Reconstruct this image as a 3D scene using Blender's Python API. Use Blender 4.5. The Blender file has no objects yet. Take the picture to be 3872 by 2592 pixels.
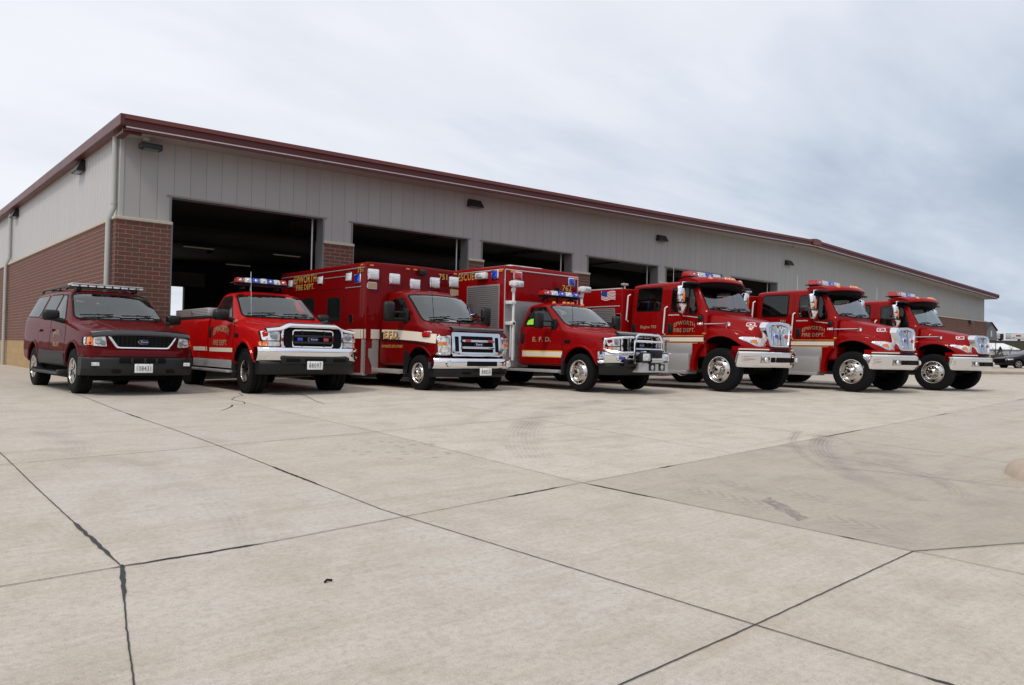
import bpy, bmesh, math, random
from mathutils import Vector, Matrix
from mathutils.bvhtree import BVHTree
from mathutils.geometry import tessellate_polygon
random.seed(7)
scene = bpy.context.scene
COL = scene.collection
PI = math.pi
def rad(d): return math.radians(d)

# ---------------------------------------------------------------- camera
cam_d = bpy.data.cameras.new('camera'); cam = bpy.data.objects.new('camera', cam_d); COL.objects.link(cam)
cam_d.sensor_width = 36.0; cam_d.lens = 27.13; cam_d.clip_start = .05; cam_d.clip_end = 3000
_az = rad(49.044); _p = rad(.725); _r = rad(1.2482)
_base = Matrix(((1, 0, 0), (0, math.sin(_p), -math.cos(_p)), (0, math.cos(_p), math.sin(_p))))
_roll = Matrix(((math.cos(_r), -math.sin(_r), 0), (math.sin(_r), math.cos(_r), 0), (0, 0, 1)))
_site = Matrix(((math.sin(_az), math.cos(_az), 0), (-math.cos(_az), math.sin(_az), 0), (0, 0, 1)))
_R = _roll @ _base @ _site.transposed()
cam.matrix_world = Matrix.Translation((0, 0, .82)) @ Matrix((_R[0], -_R[1], -_R[2])).transposed().to_4x4()
scene.camera = cam

# ---------------------------------------------------------------- sky, sun, exposure
SUN_AZ = Vector((-.93, -.36, 0)).normalized(); SUN_EL = rad(52)
world = bpy.data.worlds.new('World'); scene.world = world; world.use_nodes = True
wn = world.node_tree; wn.nodes.clear()
class NT:
    """small node-tree helper"""
    def __init__(s, nt): s.t = nt
    def n(s, typ, ins=None, **kw):
        nd = s.t.nodes.new(typ)
        for k, v in kw.items(): setattr(nd, k, v)
        for k, v in (ins or {}).items():
            sock = nd.inputs[k]
            if hasattr(v, 'is_output') or isinstance(v, bpy.types.NodeSocket): s.t.links.new(v, sock)
            else: sock.default_value = v
        return nd
    def math(s, op, a, b=0.0, c=0.0, clamp=False):
        nd = s.n('ShaderNodeMath', {0: a, 1: b, 2: c}, operation=op); nd.use_clamp = clamp; return nd.outputs[0]
    def mix(s, f, a, b, blend='MIX'):
        nd = s.n('ShaderNodeMix', data_type='RGBA', blend_type=blend)
        for k, v in ((0, f), (6, a), (7, b)):
            if isinstance(v, bpy.types.NodeSocket): s.t.links.new(v, nd.inputs[k])
            else: nd.inputs[k].default_value = v if k == 0 else tuple(v)[:3] + (1,)
        return nd.outputs[2]
    def ramp(s, f, stops, interp='LINEAR'):
        nd = s.n('ShaderNodeValToRGB', {0: f}); cr = nd.color_ramp; cr.interpolation = interp
        while len(cr.elements) < len(stops): cr.elements.new(.5)
        for e, (p, c) in zip(cr.elements, stops):
            e.position = p; e.color = (c, c, c, 1) if isinstance(c, (int, float)) else tuple(c)[:3] + (1,)
        return nd.outputs[0]
    def noise(s, vec, scale, detail=4, rough=.55, dist=0.0, out=0):
        return s.n('ShaderNodeTexNoise', {'Vector': vec, 'Scale': scale, 'Detail': detail, 'Roughness': rough, 'Distortion': dist}).outputs[out]
    def sep(s, v):
        return s.n('ShaderNodeSeparateXYZ', {0: v}).outputs
    def comb(s, x=0.0, y=0.0, z=0.0):
        return s.n('ShaderNodeCombineXYZ', {0: x, 1: y, 2: z}).outputs[0]
W = NT(wn)
sky = W.n('ShaderNodeTexSky', sky_type='NISHITA', sun_disc=False, sun_elevation=SUN_EL,
          sun_rotation=math.atan2(SUN_AZ.x, SUN_AZ.y), air_density=1.2, dust_density=2.5, ozone_density=1.0)
bg1 = W.n('ShaderNodeBackground', {'Color': sky.outputs[0], 'Strength': .1})
gen = W.n('ShaderNodeTexCoord').outputs['Generated']
dx, dy, dz = W.sep(gen)
den = W.math('ADD', W.math('MAXIMUM', dz, 0.0), .16)
cv = W.comb(W.math('DIVIDE', dx, den), W.math('DIVIDE', dy, den), 0.0)
# stretched cloud sheets: long thin bands seen low, soft puffs higher up
rot = W.n('ShaderNodeMapping', {'Vector': cv, 'Rotation': (0, 0, rad(28)), 'Scale': (.55, 1.25, 1)}).outputs[0]
n1 = W.noise(rot, 1.05, 6, .52, .3)
n2 = W.noise(rot, 3.6, 5, .55, .3)
cl = W.math('ADD', W.math('MULTIPLY', n1, .80), W.math('MULTIPLY', n2, .20))
# the cloud deck is thinner and brighter round the veiled sun, heavier and bluer away from it
sunny = W.math('ADD', W.math('MULTIPLY', dx, -.47), W.math('ADD', W.math('MULTIPLY', dy, .40), W.math('MULTIPLY', dz, 1.0)))
sv = W.math('ADD', W.math('MULTIPLY_ADD', cl, .88, .10), W.math('MULTIPLY', sunny, .50))
ccol = W.ramp(sv, [(.22, (.29, .355, .44)), (.38, (.38, .45, .55)), (.53, (.56, .61, .70)), (.68, (.69, .715, .78)), (.90, (.765, .78, .83))])
bg2 = W.n('ShaderNodeBackground', {'Color': ccol, 'Strength': 1.0})
cover = W.ramp(cl, [(.30, .86), (.6, .97)])
mx = W.n('ShaderNodeMixShader', {0: cover, 1: bg1.outputs[0], 2: bg2.outputs[0]})
W.n('ShaderNodeOutputWorld', {0: mx.outputs[0]})
sun_d = bpy.data.lights.new('sun', 'SUN'); sun = bpy.data.objects.new('sun', sun_d); COL.objects.link(sun)
sun_d.energy = 1.35; sun_d.angle = rad(12); sun_d.color = (1, .91, .78)
_sd = Vector((SUN_AZ.x * math.cos(SUN_EL), SUN_AZ.y * math.cos(SUN_EL), math.sin(SUN_EL)))
sun.rotation_euler = _sd.to_track_quat('Z', 'Y').to_euler(); sun.location = _sd * 60
scene.view_settings.view_transform = 'Standard'; scene.view_settings.look = 'None'
scene.view_settings.exposure = .25; scene.view_settings.gamma = 1.0
scene.cycles.max_bounces = 7; scene.cycles.diffuse_bounces = 3; scene.cycles.glossy_bounces = 4
scene.cycles.use_denoising = True

# ---------------------------------------------------------------- materials
def new_mat(name):
    m = bpy.data.materials.new(name); m.use_nodes = True
    t = NT(m.node_tree); m.node_tree.nodes.clear()
    b = t.n('ShaderNodeBsdfPrincipled'); t.n('ShaderNodeOutputMaterial', {0: b.outputs[0]})
    return m, t, b
def setp(t, b, **kw):
    for k, v in kw.items():
        k = k.replace('_', ' ')
        if isinstance(v, bpy.types.NodeSocket): t.t.links.new(v, b.inputs[k])
        elif isinstance(v, (tuple, list)) and len(v) == 3: b.inputs[k].default_value = tuple(v) + (1,)
        else: b.inputs[k].default_value = v
def pos(t): return t.n('ShaderNodeNewGeometry').outputs['Position']
def objc(t): return t.n('ShaderNodeTexCoord').outputs['Object']
def bump(t, h, dist=.01, strength=1.0):
    return t.n('ShaderNodeBump', {'Height': h, 'Distance': dist, 'Strength': strength}).outputs[0]
def simple(name, c, rough=.5, metal=0.0, var=.0, scale=6, **kw):
    m, t, b = new_mat(name)
    if var:
        n = t.noise(objc(t), scale, 5, .6)
        lo = tuple(x * (1 - var) for x in c); hi = tuple(min(1, x * (1 + var)) for x in c)
        setp(t, b, Base_Color=t.mix(n, lo, hi))
        setp(t, b, Roughness=t.math('ADD', t.math('MULTIPLY', n, .16), rough - .08))
    else: setp(t, b, Base_Color=c, Roughness=rough)
    setp(t, b, Metallic=metal, **kw); return m
def paint(name, c):
    m, t, b = new_mat(name); p = objc(t)
    n = t.noise(p, 3.0, 6, .6); z = t.sep(p)[2]
    dust = t.math('MULTIPLY', t.ramp(z, [(.25, .35), (.60, .0)]), t.noise(p, 9, 4, .7))   # road film along the sills
    setp(t, b, Base_Color=t.mix(dust, t.mix(n, tuple(x * .92 for x in c), tuple(x * 1.06 for x in c)), (.10, .06, .05)),
         Roughness=.5, Specular_IOR_Level=.04, Coat_Weight=.30, Coat_Roughness=t.math('MULTIPLY', n, .05))
    wav = t.noise(p, 1.7, 2, .5)
    setp(t, b, Coat_Normal=bump(t, wav, .004, .35))
    return m
M = {}
M['maroon'] = paint('maroon_paint', (.095, .0022, .004))
M['red'] = paint('red_paint', (.400, .0022, .0026))
M['deepred'] = paint('deep_red_paint', (.155, .0012, .002))
M['rescuered'] = paint('rescue_red_paint', (.240, .0016, .0025))
M['engred'] = paint('engine_red_paint', (.245, .0016, .0022))
M['chrome'] = simple('chrome', (.82, .82, .84), .05, 1.0)
M['alu'] = simple('brushed_aluminium', (.56, .56, .56), .40, .65, .15, 20)
M['clearlens'] = simple('clear_beacon_lens', (.62, .64, .66), .10, .25, .3, 18, Coat_Weight=1.0)
M['steel'] = simple('polished_steel', (.62, .60, .57), .17, 1.0, .10, 12)
M['white'] = simple('white_enamel', (.72, .73, .74), .35)
M['tyre'] = simple('tyre_rubber', (.0055, .0055, .006), .85, 0, .4, 14, Specular_IOR_Level=.2)
M['black'] = simple('black_plastic', (.009, .009, .010), .45, 0, .2, 6, Specular_IOR_Level=.35)
M['dark'] = simple('underbody_black', (.004, .004, .004), .95, 0, 0, 6, Specular_IOR_Level=.1)
M['grey'] = simple('grey_cladding', (.0165, .017, .019), .55, 0, .15, 6, Specular_IOR_Level=.35)
M['smoke'] = simple('smoked_shield', (.010, .011, .014), .10, 0, 0, 6, Coat_Weight=.6)
M['cream'] = simple('cream_stripe', (.74, .69, .58), .42, 0, .05)
M['gold'] = simple('gold_leaf', (.62, .36, .09), .42, .15)
M['tan'] = simple('tan_lettering', (.40, .29, .17), .5)
M['yellow'] = simple('yellow_stripe', (.72, .36, .02), .45)
M['ink'] = simple('black_ink', (.004, .004, .0045), .7, 0, 0, 6, Specular_IOR_Level=.15)
M['plate'] = simple('plate_white', (.80, .81, .81), .4)
M['bluelogo'] = simple('blue_enamel', (.012, .022, .085), .15, 0, 0, 6, Coat_Weight=1.0)
M['orange'] = simple('orange_enamel', (.55, .10, .03), .3)
M['amber'] = simple('amber_lens', (.75, .19, .012), .12, 0, .25, 30, Coat_Weight=1.0)
M['redlens'] = simple('red_lens', (.42, .010, .010), .10, 0, .4, 25, Coat_Weight=1.0)
M['bluelens'] = simple('blue_lens', (.006, .045, .46), .10, 0, .4, 25, Coat_Weight=1.0)
M['vest'] = simple('yellow_green_vest', (.30, .72, .03), .7)
M['flagred'] = simple('flag_red', (.40, .01, .015), .5); M['flagwhite'] = simple('flag_white', (.75, .75, .75), .5); M['flagblue'] = simple('flag_blue', (.015, .045, .28), .5)
def m_lens():
    m, t, b = new_mat('clear_lamp_lens')
    v = t.n('ShaderNodeTexVoronoi', {'Vector': objc(t), 'Scale': 16.0}).outputs['Distance']
    setp(t, b, Base_Color=t.ramp(v, [(.0, (.95, .96, .97)), (.55, (.72, .74, .76)), (.9, (.30, .31, .32))]), Metallic=.35, Roughness=.12, Coat_Weight=1.0, Coat_Roughness=.02)
    return m
M['lens'] = m_lens()
def m_white_lens():
    m, t, b = new_mat('white_beacon_lens')
    w = t.n('ShaderNodeTexWave', {'Vector': objc(t), 'Scale': 9.0}, bands_direction='Z').outputs[0]
    setp(t, b, Base_Color=t.mix(w, (.55, .56, .58), (.82, .83, .86)), Roughness=.18, Coat_Weight=1.0)
    return m
M['whitelens'] = m_white_lens()
def m_glass(name, c, spec=.5, ior=1.5):
    m, t, b = new_mat(name); p = objc(t)
    n = t.noise(p, 2.2, 3, .5)
    setp(t, b, Base_Color=t.mix(n, tuple(x * .5 for x in c), tuple(x * 1.3 for x in c)), Roughness=.02, IOR=ior, Specular_IOR_Level=spec)
    return m
def m_clear(name, tint, ior=1.55, gain=1.0):
    m = bpy.data.materials.new(name); m.use_nodes = True; t = NT(m.node_tree); m.node_tree.nodes.clear()
    fr = t.n('ShaderNodeFresnel', {'IOR': ior}).outputs[0]; gl = t.n('ShaderNodeBsdfGlossy', {'Color': (.92, .97, .96, 1), 'Roughness': .015}); tr = t.n('ShaderNodeBsdfTransparent', {'Color': tint + (1,)})
    mx_ = t.n('ShaderNodeMixShader', {0: t.math('MULTIPLY', fr, gain, 0, True), 1: tr.outputs[0], 2: gl.outputs[0]}); t.n('ShaderNodeOutputMaterial', {0: mx_.outputs[0]}); return m
M['clear'] = m_clear('clear_windscreen', (.78, .86, .84), 1.55, 1.9); M['sideclear'] = m_clear('tinted_side_glass', (.34, .40, .39)); M['privacy'] = m_clear('privacy_glass', (.05, .06, .06), 1.5, .8)
M['cabin'] = simple('cabin_trim', (.060, .062, .064), .8, 0, .2, 4); M['seat'] = simple('seat_cloth', (.105, .100, .096), .9, 0, .2, 8); M['dash'] = simple('dashboard', (.030, .032, .034), .7)
M['glass'] = m_glass('windscreen_glass', (.020, .036, .037), 1.0, 1.66)
M['tint'] = m_glass('side_glass', (.012, .015, .016), .6, 1.55)
def m_plate():
    m, t, b = new_mat('diamond_plate')
    p = objc(t); x, y, z = t.sep(p)
    def bars(a, c):
        u = t.math('MULTIPLY', t.math('ADD', a, c), 20.0); v = t.math('MULTIPLY', t.math('SUBTRACT', a, c), 20.0)
        s1 = t.math('SINE', t.math('MULTIPLY', u, 2 * PI / 1)); s2 = t.math('SINE', t.math('MULTIPLY', v, 2 * PI / 2))
        return t.math('MULTIPLY', s1, s2)
    h = t.math('GREATER_THAN', bars(t.math('ADD', x, y), z), .25)
    setp(t, b, Base_Color=t.mix(h, (.30, .30, .305), (.66, .66, .67)), Metallic=.3, Roughness=.38, Normal=bump(t, h, .006, .8))
    return m
M['tread'] = m_plate()
def m_shutter():
    m, t, b = new_mat('roll_up_shutter')
    z = t.sep(objc(t))[2]; s = t.math('SINE', t.math('MULTIPLY', z, 2 * PI / .05))
    setp(t, b, Base_Color=(.27, .262, .275), Metallic=.5, Roughness=.38, Normal=bump(t, s, .006, .5)); return m
M['shutter'] = m_shutter()

# ---------------------------------------------------------------- mesh helpers
def finish(me, smooth):
    if smooth is not None:
        me.polygons.foreach_set('use_smooth', [True] * len(me.polygons)); me.set_sharp_from_angle(angle=rad(smooth))
    me.update()
def obj(name, bm, mat, parent=None, smooth=35, recalc=True):
    if recalc: bmesh.ops.recalc_face_normals(bm, faces=bm.faces)
    me = bpy.data.meshes.new(name); bm.to_mesh(me); bm.free(); finish(me, smooth)
    for m in (mat if isinstance(mat, (list, tuple)) else [mat]): me.materials.append(m)
    o = bpy.data.objects.new(name, me); COL.objects.link(o)
    if parent: o.parent = parent
    return o
def tag(o, label=None, cat=None, group=None, kind=None):
    for k, v in (('label', label), ('category', cat), ('group', group), ('kind', kind)):
        if v: o[k] = v
    return o
def thing(name, label, cat, loc=(0, 0, 0), rotz=0, group=None):
    o = bpy.data.objects.new(name, None); COL.objects.link(o); o.empty_display_size = .2
    o.location = loc; o.rotation_euler = (0, 0, rotz); return tag(o, label, cat, group)
def B(): return bmesh.new()
def box(bm, x0, x1, y0, y1, z0, z1, bev=0.0, mi=0):
    vs = [bm.verts.new(p) for p in ((x0, y0, z0), (x1, y0, z0), (x1, y1, z0), (x0, y1, z0), (x0, y0, z1), (x1, y0, z1), (x1, y1, z1), (x0, y1, z1))]
    fs = [bm.faces.new([vs[i] for i in q]) for q in ((0, 3, 2, 1), (4, 5, 6, 7), (0, 1, 5, 4), (1, 2, 6, 5), (2, 3, 7, 6), (3, 0, 4, 7))]
    for f_ in fs: f_.material_index = mi
    if bev:
        es = list({e for f_ in fs for e in f_.edges})
        r = bmesh.ops.bevel(bm, geom=es, offset=bev, segments=2, affect='EDGES', profile=.5)
        for f_ in r['faces']: f_.material_index = mi
    return vs
def frame(d):
    d = Vector(d).normalized(); a = Vector((0, 0, 1)) if abs(d.z) < .9 else Vector((1, 0, 0))
    u = d.cross(a).normalized(); return u, d.cross(u).normalized()
def tube(bm, pts, r, n=8, caps=True, mi=0, closed=False):
    pts = [Vector(p) for p in pts]; rings = []; N = len(pts)
    rs = r if isinstance(r, (list, tuple)) else [r] * N
    u = None
    for i, p in enumerate(pts):
        if closed: d = pts[(i + 1) % N] - pts[i - 1]
        else: d = (pts[min(i + 1, N - 1)] - pts[max(i - 1, 0)])
        if d.length < 1e-9: d = Vector((0, 0, 1))
        d.normalize()
        if u is None: u, v = frame(d)
        else:
            u = (u - d * u.dot(d)); u = u.normalized() if u.length > 1e-6 else frame(d)[0]; v = d.cross(u)
        rings.append([bm.verts.new(p + (u * math.cos(2 * PI * k / n) + v * math.sin(2 * PI * k / n)) * rs[i]) for k in range(n)])
    M_ = N if closed else N - 1
    for i in range(M_):
        a, b = rings[i], rings[(i + 1) % N]
        for k in range(n):
            f_ = bm.faces.new((a[k], a[(k + 1) % n], b[(k + 1) % n], b[k])); f_.material_index = mi
    if caps and not closed:
        for q in (rings[0], rings[-1]):
            f_ = bm.faces.new(q); f_.material_index = mi
def lathe(bm, prof, c, axis='x', n=24, mi=0, a0=0.0):
    """prof: (radius, along) pairs"""
    c = Vector(c); ax = {'x': Vector((1, 0, 0)), 'y': Vector((0, 1, 0)), 'z': Vector((0, 0, 1))}[axis] if isinstance(axis, str) else Vector(axis).normalized()
    u, v = frame(ax); rings = []
    for r, h in prof:
        if r < 1e-6: rings.append([bm.verts.new(c + ax * h)])
        else: rings.append([bm.verts.new(c + ax * h + (u * math.cos(a0 + 2 * PI * k / n) + v * math.sin(a0 + 2 * PI * k / n)) * r) for k in range(n)])
    for a, b in zip(rings, rings[1:]):
        for k in range(n):
            q = [a[k % len(a)], a[(k + 1) % len(a)], b[(k + 1) % len(b)], b[k % len(b)]]
            q = list(dict.fromkeys(q))
            if len(q) > 2:
                try: bm.faces.new(q).material_index = mi
                except ValueError: pass
def prism(bm, poly, axis, a, b, mi=0):
    """poly 2D; axis x: (y,z), y: (x,z), z: (x,y)"""
    def P(p, h): return {'x': (h, p[0], p[1]), 'y': (p[0], h, p[1]), 'z': (p[0], p[1], h)}[axis]
    A = [bm.verts.new(P(p, a)) for p in poly]; Bv = [bm.verts.new(P(p, b)) for p in poly]; n = len(poly)
    fs = [bm.faces.new(A), bm.faces.new(Bv)] + [bm.faces.new((A[i], A[(i + 1) % n], Bv[(i + 1) % n], Bv[i])) for i in range(n)]
    for f_ in fs: f_.material_index = mi
def sweep_x(bm, xs, yf, sec, mi=0, zf=None, sf=None):
    """closed section (dy,dz) swept along x; yf(x) shifts it in y"""
    rings = []
    for x in xs:
        s = sf(x) if sf else 1.0; dzz = zf(x) if zf else 0.0
        rings.append([bm.verts.new((x, yf(x) + a * s, b + dzz)) for a, b in sec])
    n = len(sec)
    for a, b in zip(rings, rings[1:]):
        for k in range(n): bm.faces.new((a[k], a[(k + 1) % n], b[(k + 1) % n], b[k])).material_index = mi
    for q in (rings[0], rings[-1]): bm.faces.new(q).material_index = mi
def lin(a, b, n): return [a + (b - a) * i / (n - 1) for i in range(n)]
def rpoly(pts, r, k=3, closed=True):
    """round the corners of a 2D polygon; points may carry their own radius"""
    out = []; n = len(pts)
    for i, p in enumerate(pts):
        ri = p[2] if len(p) > 2 else r; P = Vector(p[:2])
        if ri <= 0 or (not closed and i in (0, n - 1)): out.append((P.x, P.y)); continue
        A, Bq = Vector(pts[i - 1][:2]) - P, Vector(pts[(i + 1) % n][:2]) - P
        q = min(ri, A.length * .45, Bq.length * .45); a = P + A.normalized() * q; b = P + Bq.normalized() * q
        for j in range(k + 1):
            t = j / k; w = a * (1 - t) ** 2 + P * 2 * t * (1 - t) + b * t * t; out.append((w.x, w.y))
    return out
def rect(a0, a1, b0, b1, r=0.0): return rpoly([(a0, b0), (a1, b0), (a1, b1), (a0, b1)], r) if r else [(a0, b0), (a1, b0), (a1, b1), (a0, b1)]
def circ(a, b, r, n=20, ry=None): return [(a + r * math.cos(2 * PI * k / n), b + (ry or r) * math.sin(2 * PI * k / n)) for k in range(n)]
def area(p): return sum(p[i][0] * p[(i + 1) % len(p)][1] - p[(i + 1) % len(p)][0] * p[i][1] for i in range(len(p))) / 2
def grow(poly, d):
    n = len(poly); s = 1 if area(poly) > 0 else -1; out = []
    for i in range(n):
        p = Vector(poly[i]); a = (p - Vector(poly[i - 1])); b = (Vector(poly[(i + 1) % n]) - p)
        a = a.normalized() if a.length > 1e-9 else b.normalized(); b = b.normalized() if b.length > 1e-9 else a
        na, nb = Vector((a.y, -a.x)) * s, Vector((b.y, -b.x)) * s
        m = na + nb; m = m.normalized() if m.length > 1e-6 else na
        q = p + m * (d / max(.4, m.dot(na))); out.append((q.x, q.y))
    return out
def fill2d(poly, step):
    bm = B(); vs = [bm.verts.new((p[0], p[1], 0)) for p in poly]
    for tri in tessellate_polygon([[Vector((p[0], p[1], 0)) for p in poly]]):
        try: bm.faces.new([vs[i] for i in tri])
        except ValueError: pass
    for ax in (0, 1):
        lo, hi = min(p[ax] for p in poly), max(p[ax] for p in poly); k = int((hi - lo) / step)
        for i in range(1, k + 1):
            co = [0, 0, 0]; co[ax] = lo + (hi - lo) * i / (k + 1); no = [0, 0, 0]; no[ax] = 1
            bmesh.ops.bisect_plane(bm, geom=bm.verts[:] + bm.edges[:] + bm.faces[:], plane_co=co, plane_no=no, dist=1e-5)
    bmesh.ops.remove_doubles(bm, verts=bm.verts, dist=1e-5)
    return bm
class Surf:
    """casts flat shapes on to a body's surface: side R (x<0), L (x>0), F (front), T (top), K (back)"""
    D = {'R': Vector((1, 0, 0)), 'L': Vector((-1, 0, 0)), 'F': Vector((0, 1, 0)), 'K': Vector((0, -1, 0)), 'T': Vector((0, 0, -1))}
    def __init__(s, me): s.t = BVHTree.FromPolygons([v.co.copy() for v in me.vertices], [tuple(p.vertices) for p in me.polygons])
    def P(s, side, a, b, h): 
        return {'R': (-h, a, b), 'L': (h, a, b), 'F': (a, -h, b), 'K': (a, h, b), 'T': (a, b, h)}[side]
    def hit(s, side, a, b, off=0.0):
        h = 12.0; d = s.D[side]; r = s.t.ray_cast(Vector(s.P(side, a, b, h)), d)
        if r[0] is None:
            q = s.t.find_nearest(Vector(s.P(side, a, b, 1.0))); r = (q[0], -d, 0, 0)
        n = r[1]
        if n.dot(d) > 0: n = -n
        return r[0] + n * off, n
    def panel(s, name, poly, side, mat, parent, off=.005, dep=.015, step=.16, border=None, smooth=35):
        """a thin skin of the outline `poly`, standing `off` proud, with closed edges; border=(width, material) adds a surround"""
        mats = [mat]; out = B()
        def lay(p2, mi, o, dp):
            f2 = fill2d(p2, step); vm = {}; nm = {}
            for v in f2.verts:
                c, n = s.hit(side, v.co.x, v.co.y, o); vm[v] = out.verts.new(c); nm[v] = n
            d = s.D[side]
            for f_ in f2.faces:
                vs = [vm[v] for v in f_.verts]
                nf = out.faces.new(vs); nf.normal_update(); nf.material_index = mi
                if nf.normal.dot(d) > 0: nf.normal_flip()
            for e in f2.edges:
                if len(e.link_faces) == 1:
                    a, b = e.verts
                    a2, b2 = out.verts.new(vm[a].co + d * dp), out.verts.new(vm[b].co + d * dp)
                    out.faces.new((vm[a], vm[b], b2, a2)).material_index = mi
            f2.free()
        lay(poly, 0, off, dep)
        if border:
            mats.append(border[1]); p1 = []
            for i, a in enumerate(poly):
                b = poly[(i + 1) % len(poly)]; k = max(1, int(math.dist(a, b) / step)); p1 += [(a[0] + (b[0] - a[0]) * j / k, a[1] + (b[1] - a[1]) * j / k) for j in range(k)]
            p2 = grow(p1, border[0]); d = s.D[side]
            R0 = [out.verts.new(s.hit(side, a, b, off * .45 + .002)[0]) for a, b in p1]; R1 = [out.verts.new(s.hit(side, a, b, off * .45 + .002)[0]) for a, b in p2]; R2 = [out.verts.new(v.co + d * dep) for v in R1]
            for i in range(len(p1)):
                j = (i + 1) % len(p1)
                for q in ((R0[i], R0[j], R1[j], R1[i]), (R1[i], R1[j], R2[j], R2[i])):
                    nf = out.faces.new(q); nf.material_index = 1; nf.normal_update()
                    if nf.normal.dot(d) > 0: nf.normal_flip()
        bmesh.ops.remove_doubles(out, verts=out.verts, dist=1e-7)
        return obj(name, out, mats, parent, smooth, recalc=False)
    def plaque(s, name, side, a, b, w, h, mat, parent, depth=.03, border=None, r=.16, smooth=50):
        """rounded plate lying square on the surface at one point"""
        p, n = s.hit(side, a, b); up = Vector((0, 0, 1)) - n * n.z; up = up.normalized() if up.length > .1 else Vector((0, -1, 0)); rt = up.cross(n)
        bm = B(); mats = [mat]
        def slab(w_, h_, d0, d1, mi):
            q = rect(-w_ / 2, w_ / 2, -h_ / 2, h_ / 2, min(w_, h_) * r); q2 = grow(q, -.010)
            R = [[bm.verts.new(p + rt * x + up * z + n * d) for x, z in pl] for pl, d in ((q, d0), (q, d1 - .008), (q2, d1))]
            for A, C in zip(R, R[1:]):
                for k in range(len(q)): bm.faces.new((A[k], A[(k + 1) % len(q)], C[(k + 1) % len(q)], C[k])).material_index = mi
            bm.faces.new(R[-1]).material_index = mi
        slab(w, h, -.03, depth, 0)
        if border: mats.append(border[1]); slab(w + 2 * border[0], h + 2 * border[0], -.03, depth * .6, 1)
        return obj(name, bm, mats, parent, smooth)
    def line(s, bm, pts, side, r, off=0.0, closed=False, n=6, step=.1, mi=0):
        P = []; m = len(pts); last = m if closed else m - 1
        for i in range(last):
            a, b = pts[i], pts[(i + 1) % m]; k = max(1, int(math.dist(a, b) / step))
            P += [s.hit(side, a[0] + (b[0] - a[0]) * j / k, a[1] + (b[1] - a[1]) * j / k, off)[0] for j in range(k)]
        if not closed: P.append(s.hit(side, pts[-1][0], pts[-1][1], off)[0])
        tube(bm, P, r, n, mi=mi, closed=closed)
def text2d(txt, size, bold=0.0, track=1.0):
    cu = bpy.data.curves.new('t', 'FONT'); cu.body = txt; cu.size = size; cu.offset = bold; cu.space_character = track
    cu.resolution_u = 2; cu.fill_mode = 'FRONT'; cu.dimensions = '2D'
    o = bpy.data.objects.new('t', cu); COL.objects.link(o); dg = bpy.context.evaluated_depsgraph_get()
    me = bpy.data.meshes.new_from_object(o.evaluated_get(dg)); bpy.data.objects.remove(o); bpy.data.curves.remove(cu)
    V = [(v.co.x, v.co.y) for v in me.vertices]; F = [tuple(p.vertices) for p in me.polygons]; bpy.data.meshes.remove(me)
    x0, x1 = min(v[0] for v in V), max(v[0] for v in V)
    return [(x - (x0 + x1) / 2, y) for x, y in V], F, x1 - x0
def lettering(S, name, txt, side, ca, cb, width, height, mat, parent, arc=0.0, shadow=None, off=.012, bold=.03, track=1.05):
    """letters of the given cap height, squeezed or stretched to the width, centred on (ca, cb); arc = rise of the middle"""
    V, F, w = text2d(txt, 1.0, bold, track); ch = max(v[1] for v in V); sgn = -1 if side in ('R', 'K') else 1
    bm = B()
    for k, (dx_, dz_, o_, mi) in enumerate(([(.009, -.008, off * .6, 1)] if shadow else []) + [(0, 0, off, 0)]):
        vs = []
        for x, y in V:
            a = x / w * width; b = y / ch * height
            if arc: b += arc * (1 - (2 * a / width) ** 2)
            p = S.hit(side, ca + sgn * (a + dx_), cb + b + dz_, o_)[0]; vs.append(bm.verts.new(p))
        for f_ in F:
            try:
                nf = bm.faces.new([vs[i] for i in f_]); nf.material_index = mi; nf.normal_update()
                if nf.normal.dot(Surf.D[side]) > 0: nf.normal_flip()
            except ValueError: pass
    return obj(name, bm, [mat, shadow] if shadow else mat, parent, None, recalc=False)
def fillet(pts, k=3):
    """open half-profile; every point with radius gives the same number of points"""
    return rpoly([(p[0], p[1], p[2] if len(p) > 2 else 0) for p in pts], 0, k, closed=False)
def bake(o):
    dg = bpy.context.evaluated_depsgraph_get(); dg.update()
    me = bpy.data.meshes.new_from_object(o.evaluated_get(dg)); old = o.data; o.modifiers.clear(); o.data = me; bpy.data.meshes.remove(old); return me
def loft(name, stations, mat, parent, sub=1, smooth=40):
    """stations: (y, half-profile from bottom centre to top centre)"""
    bm = B(); rings = []
    for y, prof in stations:
        h = fillet(prof); n = len(h)
        R = [bm.verts.new((-x, y, z)) for x, z in h]; L = [R[0]] + [bm.verts.new((x, y, z)) for x, z in h[1:-1]] + [R[-1]]
        rings.append((R, L))
    for (R0, L0), (R1, L1) in zip(rings, rings[1:]):
        for i in range(n - 1):
            for a, b in ((R0, R1), (L0, L1)): bm.faces.new((a[i], a[i + 1], b[i + 1], b[i]))
    for R, L in (rings[0], rings[-1]):
        for i in range(n - 1):
            q = list(dict.fromkeys((R[i], R[i + 1], L[i + 1], L[i])))
            bm.faces.new(q)
    o = obj(name, bm, [mat, M['dark']], parent, smooth)
    if sub:
        m = o.modifiers.new('s', 'SUBSURF'); m.levels = sub; m.render_levels = sub; bake(o); finish(o.data, smooth)
    return o, Surf(o.data)
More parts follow.
